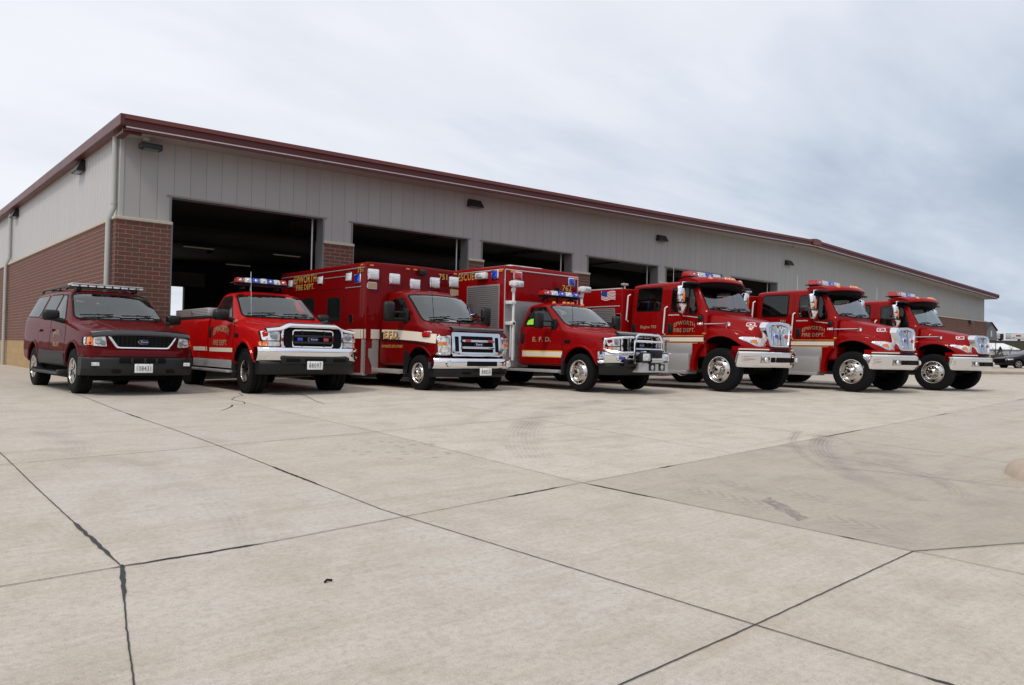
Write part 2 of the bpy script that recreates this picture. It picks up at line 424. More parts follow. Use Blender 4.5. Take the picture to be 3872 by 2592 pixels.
def cut_arches(o, arches, xin=.62, smooth=40):
    """wheel openings: (y, z, radius); the wells get the dark underbody material"""
    bm = B()
    for y, z, r in arches:
        for s in (-1, 1):
            lathe(bm, [(0, 0), (r, 0), (r, 1.0), (0, 1.0)], (s * xin if s > 0 else -xin - 1.0, y, z), 'x', 40)
    c = obj('cut', bm, M['dark'], o.parent, None)
    m = o.modifiers.new('b', 'BOOLEAN'); m.object = c; m.operation = 'DIFFERENCE'; m.solver = 'EXACT'
    bake(o); me = o.data; bpy.data.objects.remove(c)
    for p in me.polygons:
        for y, z, r in arches:
            if math.hypot(p.center.y - y, p.center.z - z) < r * 1.003 and abs(p.center.x) > xin - .01:
                if abs(p.normal.x) > .9 and abs(p.center.x) > xin + .02: continue
                p.material_index = 1
    finish(me, smooth)
def hollow(o, st, ya, yb, zf, wind, sides, smooth=40):
    """open the cabin: an inner cavity, then the windscreen and side window openings"""
    q = [(y, [(x * .925, max(zf + .001 * i, z - .055), *r) for i, (x, z, *r) in enumerate(p)]) for y, p in st if ya <= y <= yb]
    cav, SV = loft('cut', [(y + .05, p) for y, p in q], M['cabin'], o.parent, 0); bt = SV.t
    def diff(c):
        m = o.modifiers.new('b', 'BOOLEAN'); m.object = c; m.operation = 'DIFFERENCE'; m.solver = 'EXACT'; bake(o); bpy.data.objects.remove(c)
    diff(cav); bm = B(); prism(bm, grow(wind[0], -.006), 'y', wind[1], wind[2]); diff(obj('cut', bm, M['cabin'], o.parent, None))
    for sp in sides: bm = B(); prism(bm, grow(sp, -.006), 'x', -1.6, 1.6); diff(obj('cut', bm, M['cabin'], o.parent, None))
    me = o.data; k = len(me.materials); me.materials.append(M['cabin'])
    for p in me.polygons:
        r = bt.find_nearest(p.center)
        if r[0] is not None and r[3] < .012: p.material_index = k
    finish(me, smooth)
def cabin(t, rows, dash, wheel, w=.46):
    """seats, dashboard and steering wheel seen through the glass"""
    for y, z, xs in rows:
        for x in xs:
            bm = B(); box(bm, x - w / 2, x + w / 2, y - .05, y + .45, z - .16, z, .04)
            vs0 = len(bm.verts); box(bm, x - w / 2, x + w / 2, y + .36, y + .48, z - .02, z + .56, .05); box(bm, x - .13, x + .13, y + .38, y + .47, z + .59, z + .76, .04)
            obj('seat', bm, M['seat'], t)
    x0, x1, y0, y1, z0, z1 = dash; bm = B(); box(bm, x0, x1, y0, y1, z0, z1, .05); box(bm, .18, .62, y1 - .10, y1 + .02, z1 - .04, z1 + .05, .03); obj('dashboard', bm, M['dash'], t)
    cx_, cy_, cz_, R = wheel; bm = B(); ring = [Vector((cx_ + R * math.cos(a), cy_ + R * .45 * math.sin(a), cz_ + R * .89 * math.sin(a))) for a in [2 * PI * k / 24 for k in range(24)]]
    tube(bm, ring, .016, 6, closed=True); tube(bm, [ring[0], (cx_, cy_, cz_), ring[12]], .014, 6); tube(bm, [(cx_, cy_, cz_), (cx_, cy_ - .35, cz_ - .18)], .025, 6); obj('steering_wheel', bm, M['ink'], t)
def arch_lip(S, bm, y, z, r, a0, a1, side, tr=.022, n=18, off=.0):
    pts = [(y + r * math.cos(rad(a0 + (a1 - a0) * i / n)), z + r * math.sin(rad(a0 + (a1 - a0) * i / n))) for i in range(n + 1)]
    tube(bm, [S.hit(side, a, b, off)[0] for a, b in pts], tr, 6)
# ---------------------------------------------------------------- setting: materials
def m_brick():
    m, t, b = new_mat('red_brick'); p = pos(t); x, y, z = t.sep(p)
    n = t.sep(t.n('ShaderNodeNewGeometry').outputs['Normal'])
    front = t.math('GREATER_THAN', t.math('ABSOLUTE', n[1]), .5)
    u = t.math('ADD', t.math('MULTIPLY', x, front), t.math('MULTIPLY', y, t.math('SUBTRACT', 1.0, front)))
    br = t.n('ShaderNodeTexBrick', {'Vector': t.comb(u, z, 0.0), 'Color1': (.150, .036, .022, 1), 'Color2': (.085, .040, .030, 1), 'Mortar': (.33, .25, .19, 1), 'Scale': 1.0,
             'Mortar Size': .0070, 'Mortar Smooth': .15, 'Bias': -.15, 'Brick Width': .305, 'Row Height': .102})
    cell = t.n('ShaderNodeTexWhiteNoise', {'Vector': t.comb(t.math('FLOOR', t.math('DIVIDE', u, .1525)), t.math('FLOOR', t.math('DIVIDE', z, .102)), 0.0)}).outputs[0]
    big = t.noise(p, .5, 4, .6); fine = t.noise(p, 60, 3, .6)
    c = t.mix(t.math('MULTIPLY', cell, .35), br.outputs[0], (.11, .055, .05)); c = t.mix(t.math('MULTIPLY', big, .22), c, (.20, .14, .12)); c = t.mix(t.math('MULTIPLY', fine, .2), c, (.09, .04, .03))
    setp(t, b, Base_Color=c, Roughness=.85, Normal=bump(t, t.math('ADD', t.math('MULTIPLY', br.outputs[1], -1.0), t.math('MULTIPLY', fine, .3)), .008, .7)); return m
def m_block():
    m, t, b = new_mat('tan_block'); p = pos(t); x, y, z = t.sep(p)
    br = t.n('ShaderNodeTexBrick', {'Vector': t.comb(t.math('ADD', x, y), z, 0.0), 'Color1': (.46, .31, .15, 1), 'Color2': (.40, .27, .13, 1), 'Mortar': (.34, .24, .13, 1), 'Scale': 1.0, 'Mortar Size': .006, 'Brick Width': .406, 'Row Height': .203})
    f = t.noise(p, 30, 4, .7)
    setp(t, b, Base_Color=t.mix(t.math('MULTIPLY', f, .4), br.outputs[0], (.26, .18, .10)), Roughness=.95, Normal=bump(t, f, .01, .8)); return m
def m_panel(name, c, pitch, off, w, axis, depth=.01, dark=.55):
    """flat metal wall panels: joints every `pitch` along the wall, a little oil-canning, faint water streaks"""
    m, t, b = new_mat(name); p = pos(t); s = t.sep(p); a = s[axis]
    fr = t.math('FRACT', t.math('DIVIDE', t.math('SUBTRACT', a, off), pitch)); d = t.math('MINIMUM', fr, t.math('SUBTRACT', 1.0, fr))
    ln = t.math('LESS_THAN', d, w / pitch)
    idx = t.n('ShaderNodeTexWhiteNoise', {'W': t.math('FLOOR', t.math('DIVIDE', t.math('SUBTRACT', a, off), pitch))}, noise_dimensions='1D').outputs[0]
    st = t.noise(t.n('ShaderNodeMapping', {'Vector': p, 'Scale': (3.0, 3.0, .25)}).outputs[0], 1.2, 5, .65)
    base = t.mix(t.math('ADD', t.math('MULTIPLY', idx, .45), t.math('MULTIPLY', st, .5)), tuple(x * .93 for x in c), tuple(x * 1.05 for x in c))
    setp(t, b, Base_Color=t.mix(t.math('MULTIPLY', ln, dark), base, tuple(x * .35 for x in c)), Roughness=.5, Specular_IOR_Level=.35,
         Normal=bump(t, t.math('ADD', t.math('MULTIPLY', t.math('SUBTRACT', 1.0, ln), 1.0), t.math('MULTIPLY', t.noise(p, 1.1, 2, .5), .5)), depth, .5)); return m
def m_ribs(name, c, pitch):
    m, t, b = new_mat(name); p = pos(t); y = t.sep(p)[1]
    s = t.math('POWER', t.math('ABSOLUTE', t.math('SINE', t.math('MULTIPLY', y, PI / pitch))), 4.0)
    st = t.noise(t.n('ShaderNodeMapping', {'Vector': p, 'Scale': (2, 2, .2)}).outputs[0], 1.5, 5, .6)
    setp(t, b, Base_Color=t.mix(st, tuple(x * .92 for x in c), tuple(x * 1.06 for x in c)), Roughness=.45, Normal=bump(t, s, .03, .9)); return m
M['brick'] = m_brick(); M['block'] = m_block()
M['siding'] = m_panel('flat_metal_siding', (.375, .365, .352), .381, 4.81, .007, 0)
M['ribs'] = m_ribs('ribbed_metal_siding', (.46, .455, .455), .30)
M['stone'] = simple('limestone_cap', (.50, .45, .37), .9, 0, .25, 14)
M['fascia'] = simple('maroon_fascia', (.090, .011, .009), .42, 0, .12, 2); M['fasciahi'] = simple('maroon_gutter', (.150, .036, .030), .40, 0, .12, 2)
M['soffit'] = simple('soffit_panel', (.36, .34, .31), .6, 0, .08, 3); M['trimlight'] = simple('pale_drip_edge', (.72, .70, .70), .35)
M['trimgrey'] = simple('grey_door_trim', (.20, .205, .20), .5); M['spout'] = simple('downspout_grey', (.40, .41, .39), .45, 0, .08)
M['room'] = simple('dim_interior', (.075, .075, .075), .9, 0, .3, 1.5); M['roomfloor'] = simple('interior_floor', (.05, .047, .043), .7)  # the hall's shade is put into these dark tones
M['lampblack'] = simple('bronze_lamp_housing', (.014, .013, .013), .45); M['lampglass'] = simple('lamp_glass', (.10, .11, .11), .1)
M['duct'] = simple('dusty_duct', (.10, .10, .10), .7)
M['tube'] = simple('fluorescent_tube', (.75, .72, .65), .4, 0, 0, 6, Emission_Color=(1.0, .86, .62), Emission_Strength=.03)

# ---------------------------------------------------------------- setting: ground shape
def ss(x): x = min(1, max(0, x)); return x * x * (3 - 2 * x)
def gz(u, w):
    """apron height: level by the building, falling 4 % from the row of fronts to the drive, rising slightly far right"""
    t = 15.2 - (.306 * u + .953 * w); k = t / .5
    sp = .5 * math.log1p(math.exp(min(40, k))) if k > -40 else 0.0
    z = -.04 * sp - .06 * ss((9 - u) / 4) * ss((w - 8) / 5)
    if t > 17: z += .04 * (t - 17)
    return z + rise(math.hypot(u, w)) * ss((u - 24) / 10)
def rise(d):
    K = [(0, 0), (28, 0), (44, .20), (62, .46), (66, .50), (78, 1.50), (90, 1.35), (120, 1.2), (185, 1.4), (215, 4.6), (250, 7.1), (420, 7.6), (4000, 7.6)]
    for (a, p), (b, q) in zip(K, K[1:]):
        if a <= d <= b: return p + (q - p) * (ss((d - a) / (b - a)) if a >= 66 else (d - a) / (b - a))
    return 7.6
def field_z(u, w):
    d = math.hypot(u, w); side = ss((u - 24) / 10)
    back = (3.0 + 4 * ss((-w - 60) / 120) + 1.3 * math.sin(u * .021) * math.cos(w * .017)) * ss((d - 75) / 90)  # unseen rise behind the drive, added for the horizon band in reflections
    return rise(d) * side + back * (1 - side) + gz(u, w) * (1 - ss((d - 60) / 20)) * (1 - side)
def gridmesh(name, us, ws, zf, mat, skip=None):
    bm = B(); V = [[bm.verts.new((u, w, zf(u, w))) for w in ws] for u in us]
    for i in range(len(us) - 1):
        for j in range(len(ws) - 1):
            if skip and skip((us[i] + us[i + 1]) / 2, (ws[j] + ws[j + 1]) / 2): continue
            bm.faces.new((V[i][j], V[i + 1][j], V[i + 1][j + 1], V[i][j + 1]))
    bmesh.ops.delete(bm, geom=[v for v in bm.verts if not v.link_faces], context='VERTS')
    o = obj(name, bm, mat, None, 180, recalc=False); o['kind'] = 'structure'; return o
# slab joints, as lines u(w) and w(u)
LJ = [lambda w: 1.18, lambda w: 3.08 + .11 * max(0, 5 - w), lambda w: 5.12 + .12 * max(0, 5 - w), lambda w: 7.95, lambda w: 10.55, lambda w: 13.4, lambda w: 16.2, lambda w: 19.2, lambda w: 22.2, lambda w: 25.2]
MJ = [lambda u: 2.06, lambda u: 4.64 + .08 * max(0, u - 2), lambda u: 8.08 + .078 * u, lambda u: 12.6 + .05 * u, lambda u: 17.2]
def m_concrete():
    m, t, b = new_mat('broomed_concrete'); p = pos(t); x, y, z = t.sep(p)
    mx5 = t.math('MAXIMUM', t.math('SUBTRACT', 5.0, y), 0.0); mu2 = t.math('MAXIMUM', t.math('SUBTRACT', x, 2.0), 0.0)
    def cnt(items): 
        r = items[0]
        for i in items[1:]: r = t.math('ADD', r, i)
        return r
    gt = lambda a, c: t.math('GREATER_THAN', a, c)
    iu = cnt([gt(x, -1.4), gt(x, 1.18), gt(x, t.math('MULTIPLY_ADD', mx5, .11, 3.08)), gt(x, t.math('MULTIPLY_ADD', mx5, .12, 5.12)), gt(x, 7.95), gt(x, 10.55), gt(x, 13.4), gt(x, 16.2), gt(x, 19.2), gt(x, 22.2), gt(x, 25.2), gt(x, 29.0), gt(x, 33.0)])
    iw = cnt([gt(y, -1.0), gt(y, 2.06), gt(y, t.math('MULTIPLY_ADD', mu2, .08, 4.64)), gt(y, t.math('MULTIPLY_ADD', x, .078, 8.08)), gt(y, t.math('MULTIPLY_ADD', x, .05, 12.6)), gt(y, 17.2), gt(y, 22.0), gt(y, 27.0)])
    slab = t.n('ShaderNodeTexWhiteNoise', {'Vector': t.comb(iu, iw, 3.0)}).outputs[0]
    big = t.noise(p, .32, 6, .62, .3); mid = t.noise(p, 1.9, 6, .65, .4); fine = t.noise(p, 26, 4, .7); grit = t.noise(p, 130, 2, .7)
    br = t.noise(t.n('ShaderNodeMapping', {'Vector': p, 'Rotation': (0, 0, rad(4)), 'Scale': (1.2, 26.0, 1)}).outputs[0], 1.0, 4, .65, .2)   # broom strokes
    warm = (.560, .490, .405); cool = (.560, .535, .490); pale = (.635, .580, .510)
    c = t.mix(t.ramp(t.math('ADD', t.math('MULTIPLY', big, .7), t.math('MULTIPLY', slab, .16)), [(.25, 0.0), (.68, 1.0)]), cool, warm)
    upper = t.math('MULTIPLY', gt(iw, 2.5), gt(iu, 3.5))
    c = t.mix(t.math('MULTIPLY', upper, .75), c, pale)
    # the slab where lorries swing round is greyer from rubber
    turn = t.math('MULTIPLY', t.math('MULTIPLY', gt(iu, 3.5), t.math('LESS_THAN', iw, 2.5)), t.math('MULTIPLY', gt(y, t.math('MULTIPLY_ADD', t.math('MAXIMUM', t.math('SUBTRACT', x, 5.47), 0.0), -.41, 2.10)), t.ramp(t.math('ADD', t.math('MULTIPLY', x, .05), t.math('MULTIPLY', t.math('SUBTRACT', mid, .5), .5)), [(.42, 1.0), (.62, .12)])))
    c = t.mix(t.math('MULTIPLY', turn, t.ramp(t.math('ADD', t.math('MULTIPLY', mid, .6), t.math('MULTIPLY', big, .4)), [(.36, .85), (.62, .08)])), c, (.30, .262, .215))
    c = t.mix(t.ramp(mid, [(.44, 0.0), (.74, .52)]), c, (.36, .295, .22))
    ru = t.noise(t.n('ShaderNodeMapping', {'Vector': p, 'Rotation': (0, 0, rad(-24)), 'Scale': (.35, 2.6, 1)}).outputs[0], 1.0, 6, .65, .3)
    c = t.mix(t.ramp(ru, [(.56, 0.0), (.76, .55)]), c, (.36, .265, .165))                # rusty drag marks
    c = t.mix(t.ramp(br, [(.35, .0), (.75, .26)]), c, (.28, .245, .205)); c = t.mix(t.ramp(fine, [(.46, .0), (.76, .50)]), c, (.27, .235, .195)); c = t.mix(t.ramp(grit, [(.42, 0.0), (.75, .50)]), c, (.25, .225, .195))
    # tyre scuffs: arcs with streaky edges
    def arc(cx_, cy_, R, wd, a0, a1, amt):
        ex, ey = t.math('SUBTRACT', x, cx_), t.math('SUBTRACT', y, cy_)
        r = t.math('SQRT', t.math('ADD', t.math('MULTIPLY', ex, ex), t.math('MULTIPLY', ey, ey)))
        e = t.math('ABSOLUTE', t.math('SUBTRACT', r, R)); k = t.math('SUBTRACT', 1.0, t.math('DIVIDE', e, wd), clamp=True)
        rib = t.math('GREATER_THAN', t.math('SINE', t.math('MULTIPLY', r, 120.0)), -.2)
        an = t.math('ARCTAN2', ey, ex); g = t.math('MULTIPLY', t.math('MULTIPLY', gt(an, a0), t.math('LESS_THAN', an, a1)), t.math('ADD', .4, t.math('MULTIPLY', rib, .6)))
        fade = t.ramp(t.noise(p, 1.6, 4, .6), [(.35, .15), (.65, 1.0)])
        return t.math('MULTIPLY', t.math('MULTIPLY', t.math('MULTIPLY', t.math('POWER', k, .5), g), amt), fade)
    marks = [arc(14.06, .54, 10.1, .26, 1.85, 2.56, .55), arc(14.3, .9, 10.9, .16, 1.95, 2.40, .30), arc(12.54, -.73, 6.38, .15, 1.86, 2.56, .70), arc(12.9, -.4, 6.6, .07, 1.9, 2.5, .5), arc(7.35, 4.15, 1.5, .07, -1.3, .2, .45), arc(7.3, 4.3, 1.75, .05, -1.4, .3, .30),
             arc(-1.2, 9.4, 3.1, .16, -1.3, 0.4, .28), arc(-3.0, 6.5, 5.2, .14, -.4, .5, .22)]
    for k in marks: c = t.mix(k, c, (.15, .14, .132))
    # chevron prints of a lugged tyre
    def tread(ax, ay, ang, length, wd, amt):
        ca, sa = math.cos(ang), math.sin(ang); ex, ey = t.math('SUBTRACT', x, ax), t.math('SUBTRACT', y, ay)
        l = t.math('ADD', t.math('MULTIPLY', ex, ca), t.math('MULTIPLY', ey, sa)); v = t.math('SUBTRACT', t.math('MULTIPLY', ey, ca), t.math('MULTIPLY', ex, sa))
        inb = t.math('MULTIPLY', t.math('MULTIPLY', gt(l, 0.0), t.math('LESS_THAN', l, length)), t.math('LESS_THAN', t.math('ABSOLUTE', v), wd))
        ch = t.math('SINE', t.math('MULTIPLY', t.math('ADD', l, t.math('MULTIPLY', t.math('ABSOLUTE', v), 1.0)), 2 * PI / .115))
        return t.math('MULTIPLY', t.math('MULTIPLY', inb, gt(ch, .1)), t.math('MULTIPLY', t.ramp(t.noise(p, 3.0, 4, .6), [(.42, .0), (.60, 1.0)]), amt))
    for k in (tread(6.2, 4.75, rad(-78), 2.4, .16, .26), tread(5.75, 4.3, rad(-86), 1.9, .16, .26), tread(8.0, 4.2, rad(-55), 2.6, .15, .24)): c = t.mix(k, c, (.17, .16, .15))
    ex = t.math('SUBTRACT', x, t.math('MULTIPLY_ADD', t.math('SUBTRACT', y, 3.3), .72, 5.85)); sk = t.math('MULTIPLY', t.math('LESS_THAN', t.math('ABSOLUTE', ex), t.math('MULTIPLY', t.noise(p, 7, 3, .6), .17)), t.math('MULTIPLY', gt(y, 3.02), t.math('LESS_THAN', y, 3.6)))
    c = t.mix(t.math('MULTIPLY', sk, t.ramp(t.noise(p, 9.0, 5, .7), [(.40, .12), (.55, .62)])), c, (.13, .125, .12))
    pits = t.n('ShaderNodeTexVoronoi', {'Vector': p, 'Scale': 21.0}).outputs['Distance']
    c = t.mix(t.math('MULTIPLY', t.math('LESS_THAN', pits, t.math('MULTIPLY', t.ramp(t.noise(p, 2.0, 3, .6), [(.45, 0.0), (.75, 1.0)]), .16)), .55), c, (.17, .15, .125))
    vor = t.n('ShaderNodeTexVoronoi', {'Vector': p, 'Scale': 2.3}).outputs['Distance']; dots = t.math('LESS_THAN', vor, t.math('MULTIPLY', t.noise(p, .55, 3, .6), .055))
    c = t.mix(t.math('MULTIPLY', dots, .40), c, (.20, .17, .14))
    oil = t.n('ShaderNodeTexVoronoi', {'Vector': p, 'Scale': 7.0}).outputs['Distance']
    ox = t.math('SUBTRACT', x, 4.65); oy = t.math('SUBTRACT', y, 7.3); near = t.math('LESS_THAN', t.math('ADD', t.math('MULTIPLY', ox, ox), t.math('MULTIPLY', t.math('MULTIPLY', oy, oy), .5)), .35)
    c = t.mix(t.math('MULTIPLY', t.math('MULTIPLY', near, t.math('LESS_THAN', oil, .26)), .42), c, (.20, .175, .15))
    h = t.math('ADD', t.math('ADD', t.math('MULTIPLY', br, .5), t.math('MULTIPLY', fine, .5)), t.math('MULTIPLY', grit, .4))
    setp(t, b, Base_Color=c, Roughness=.82, Specular_IOR_Level=.3, Normal=bump(t, h, .004, .55)); return m
M['concrete'] = m_concrete()
M['sealant'] = simple('tar_sealant', (.016, .016, .017), .5, 0, .3, 20); M['joint'] = simple('dirty_joint', (.055, .046, .038), .95, 0, .5, 9)
def m_field():
    m, t, b = new_mat('rough_ground'); p = pos(t); x, y, z = t.sep(p)
    a = t.noise(p, .035, 6, .6); f = t.noise(p, .9, 6, .7); g = t.noise(p, .11, 5, .6)
    soil = t.mix(f, (.026, .017, .012), (.060, .041, .029)); grass = t.mix(f, (.014, .024, .008), (.038, .052, .017)); straw = t.mix(f, (.08, .065, .035), (.14, .115, .065))
    c = t.mix(t.ramp(g, [(.56, 0.0), (.66, 1.0)]), soil, grass)
    far = t.math('GREATER_THAN', t.math('SUBTRACT', 40.0, x), 0.0)
    c = t.mix(far, c, t.mix(t.ramp(a, [(.4, 0.0), (.6, 1.0)]), grass, straw))
    setp(t, b, Base_Color=c, Roughness=1.0, Specular_IOR_Level=.05, Normal=bump(t, f, .08, .6)); return m
M['field'] = m_field()
def dense(a, b, c, d, n1, n2, n3): return lin(a, b, n1)[:-1] + lin(b, c, n2)[:-1] + lin(c, d, n3)
gridmesh('apron', dense(-46, -6, 32, 66, 12, 77, 18), dense(-30, -4, 20, 62, 10, 61, 12), gz, M['concrete'])
ring = [-900, -600, -400, -300, -220, -170, -130, -105, -90, -78, -66, -56, -46]
us = ring + lin(-46, 66, 23)[1:] + [70, 74, 78, 84, 90, 98, 106, 116, 126, 136, 148, 160, 172, 184, 196, 208, 220, 232, 246, 264, 300, 360, 450, 600, 900]
ws = [-900, -600, -400, -300, -220, -170, -130, -100, -80, -62, -46, -30] + lin(-30, 62, 24)[1:] + [70, 80, 92, 106, 125, 150, 185, 230, 300, 420, 600, 900]
gridmesh('field', us, ws, lambda u, w: field_z(u, w) - (.0 if not (-46 < u < 66 and -30 < w < 62) else .25), M['field'], lambda u, w: -44 < u < 64 and -28 < w < 60)
# joints: thin dirty saw cuts with swollen runs of tar sealant
rj = random.Random(4)
def joint_path(pts, seal, base=.008):
    base *= .45
    bm = JB; seg = []; 
    for a, b in zip(pts, pts[1:]):
        n = max(1, int(math.dist(a, b) / .045)); seg += [(a[0] + (b[0] - a[0]) * i / n, a[1] + (b[1] - a[1]) * i / n) for i in range(n)]
    seg.append(pts[-1]); prev = None; run = 0; wd = base; ph = rj.random() * 9
    for i, (u, w) in enumerate(seg):
        s_ = i * .045; q = math.sin(s_ * 1.1 + ph) + .6 * math.sin(s_ * 2.7 + ph * 2) + .35 * math.sin(s_ * 6.1)
        fat = seal and q > .95
        tw = (base + (.005 + .007 * rj.random()) * (1 if fat else .06)) if seal else base * (.7 + .6 * rj.random())
        wd = wd * .45 + tw * .55
        a, b = seg[max(0, i - 1)], seg[min(len(seg) - 1, i + 1)]; d = Vector((b[0] - a[0], b[1] - a[1])).normalized(); nn = Vector((-d.y, d.x))
        jit = (rj.random() - .5) * (.010 if fat else .003)
        p = Vector((u, w)) + nn * jit; L_, R_ = p + nn * wd, p - nn * wd * (.7 + .5 * rj.random())
        cur = [bm.verts.new((v.x, v.y, gz(v.x, v.y) + .005)) for v in (L_, R_)]
        if prev: f_ = bm.faces.new((prev[0], prev[1], cur[1], cur[0])); f_.material_index = 1 if (fat or (seal and rj.random() < .8)) else 0
        prev = cur
JB = B()
joint_path([(1.18, 16), (1.18, 6.9), (1.20, 4.67)], True); joint_path([(1.21, 4.67), (1.0, 3.77), (.87, 3.15), (.55, 1.6)], True, .007)
joint_path([(LJ[1](w), w) for w in (17, 12, 8, 6, 5, 4, 3, 2, 1, -1)], True); joint_path([(LJ[2](w), w) for w in (14.5, 9, 6.2, 5, 4)], False, .006); joint_path([(LJ[2](w), w) for w in (4.9, 4, 3, 2.1)], True, .006)
joint_path([(5.48, 2.1), (5.6, .9), (5.9, -1.5)], False, .006)
joint_path([(7.95, 11), (7.95, 5.2)], False, .006); joint_path([(10.5, 10), (10.5, 2.4)], False, .008); joint_path([(8.2, 3.95), (8.45, 3.5), (8.6, 3.0), (8.8, 2.45)], True, .006)
for u in (13.4, 16.2, 19.2, 22.2): joint_path([(u, 9.0), (u, 4.5)], False, .007)
joint_path([(-6, 2.0), (2.3, 2.03)], False, .007); joint_path([(2.0, 2.03), (3.35, 2.06), (5.47, 2.14)], True, .008); joint_path([(5.47, 2.14), (6.4, 1.76), (9.2, .6)], True, .009)
joint_path([(u, MJ[1](u)) for u in (-8, 1, 2, 3.2)], True, .006); joint_path([(u, MJ[1](u)) for u in (3.2, 5.2, 8, 14, 24)], True, .005)
joint_path([(u, MJ[2](u)) for u in (-6, 0, 4, 8, 14, 24)], False, .008); joint_path([(u, MJ[3](u)) for u in (-6, 2.2)], False, .008)
for pts in ([(5.67, 14.37), (5.56, 13.88), (5.30, 13.6), (5.09, 13.2), (5.15, 12.8), (5.03, 12.46), (4.8, 12.4), (4.72, 12.22), (4.52, 11.9), (4.35, 11.68)], [(6.72, 14.4), (6.55, 13.8), (6.5, 13.3), (6.42, 13.0), (6.25, 12.4), (6.17, 11.9)]): joint_path(pts, True, .012)
jo = obj('pavement_joints', JB, [M['joint'], M['sealant']], None, None, recalc=False); jo['kind'] = 'structure'
for p_ in jo.data.polygons:
    if p_.normal.z < 0: p_.flip()
jo.data.update()

# ---------------------------------------------------------------- fire station
FW, SU, RU, BW = 19.40, 4.76, 61.1, 47.6          # front siding plane, side siding plane, right wall, back wall
DOORS = [(5.89, 9.89), (10.78, 14.89), (15.47, 19.57), (20.41, 24.42), (24.95, 28.84), (29.66, 33.39)]
HEAD, CAPZ, RIDGE = 4.38, 3.76, 35.5
def soff(u): return 5.60 + (u - 4.8) * .0206 if u < RIDGE else 6.232 - (u - RIDGE) * .0363
st_ = thing('fire_station', 'long low fire station with grey metal siding, red brick base and open garage bays', 'fire station', (0, 0, 0))
bm = B(); cuts = [SU] + [e for d in DOORS for e in d] + [RU]
for i in range(0, len(cuts), 2): box(bm, cuts[i], cuts[i + 1], FW, FW + .34, CAPZ, HEAD)
prism(bm, [(SU, HEAD), (RU, HEAD), (RU, soff(RU) + .1), (RIDGE, soff(RIDGE) + .1), (SU, soff(SU) + .1)], 'y', FW, FW + .34)
obj('front_siding', bm, M['siding'], st_, None)
bm = B(); box(bm, SU, SU + .25, FW + .342, BW, CAPZ, 5.75); obj('side_siding', bm, M['ribs'], st_, None)
bm = B(); box(bm, RU - .25, RU, FW + .342, BW, CAPZ, 5.42); obj('side_siding', bm, M['ribs'], st_, None)
for x0, x1, z1 in ((SU - .012, SU + .07, 5.62), (RU - .07, RU + .012, 5.34)):
    bm = B(); box(bm, x0, x1, FW - .012, FW + .10, CAPZ + .002, z1); obj('corner_trim', bm, M['spout'], st_, None)
bw = FW - .09
for i in range(0, len(cuts), 2):
    bm = B(); box(bm, cuts[i] - (.09 if i == 0 else -.006), cuts[i + 1] + (.28 if i == len(cuts) - 2 else -.006), bw, FW + .335, -.6, CAPZ - .07); obj('brick_pier', bm, M['brick'], st_, None)
for x0, x1, z0 in ((SU - .09, SU + .2, .86), (RU, RU + .28, -.6)):
    bm = B(); box(bm, x0, x1, FW + .336, BW, z0, CAPZ - .07); obj('brick_wall', bm, M['brick'], st_, None)
bm = B(); box(bm, SU - .085, SU + .2, FW + .337, BW, -.6, .86); obj('block_base', bm, M['block'], st_, None)
for i in range(0, len(cuts), 2):
    bm = B(); box(bm, cuts[i] - (.125 if i == 0 else .02), cuts[i + 1] + (.31 if i == len(cuts) - 2 else .02), bw - .035, FW + .02, CAPZ - .075, CAPZ, .012); obj('stone_cap', bm, M['stone'], st_, None)
for x0, x1 in ((SU - .125, SU - .002), (RU + .002, RU + .31)):
    bm = B(); box(bm, x0, x1, FW + .022, BW, CAPZ - .075, CAPZ, .012); obj('stone_cap', bm, M['stone'], st_, None)
for a, b in DOORS:
    bm = B(); box(bm, a - .10, b + .10, FW - .020, FW - .002, HEAD - .01, HEAD + .035)
    for x0, x1 in ((a - .03, a + .012), (b - .012, b + .03)): box(bm, x0, x1, FW - .022, FW + .36, CAPZ + .001, HEAD - .011)
    for x0, x1 in ((a - .004, a + .035), (b - .035, b + .004)): box(bm, x0, x1, bw + .02, FW + .36, -.4, CAPZ - .001)
    fr = obj('door_frame', bm, M['trimgrey'], st_, None)
    for x in (a + .10, b - .10):
        bm = B(); tube(bm, [(x, FW + .45, -.1), (x, FW + .45, HEAD + .1), (x, FW + .75, HEAD + .35), (x, FW + 4.2, HEAD + .45)], .028, 6); obj('door_track', bm, M['alu'], fr)
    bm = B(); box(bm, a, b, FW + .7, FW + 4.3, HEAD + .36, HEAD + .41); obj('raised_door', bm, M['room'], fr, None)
# roof: shallow gable with its gable end to the front; fascia of stepped maroon trims, pale drip edge, boxed soffit
OH = .80; RW = FW - OH; GU0, GU1 = 4.60, 61.35
def topz(u): return soff(u) + (.325 if u <= RIDGE else .30)
def gable_strip(bm, u0, u1, o0, o1, w0, w1):
    """board following the gable line between heights soffit+o0 and soffit+o1"""
    us_ = [u0, RIDGE, u1]; prism(bm, [(u, soff(u) + o0) for u in us_] + [(u, soff(u) + o1) for u in reversed(us_)], 'y', w0, w1)
bm = B(); gable_strip(bm, GU0 + .02, GU1 - .02, .10, .30, RW + .06, BW + .3); roof = obj('roof', bm, M['fasciahi'], st_, None)
bm = B(); gable_strip(bm, GU0 + .04, GU1 - .04, .0, .012, RW + .10, FW - .003); so_ = obj('soffit', bm, M['soffit'], roof, None)
bm = B(); gable_strip(bm, GU0, GU1, .225, .325, RW - .05, RW + .058); obj('gutter', bm, M['fasciahi'], roof, None)
bm = B(); gable_strip(bm, GU0, GU1, .075, .223, RW, RW + .057); obj('fascia', bm, M['fascia'], roof, None)
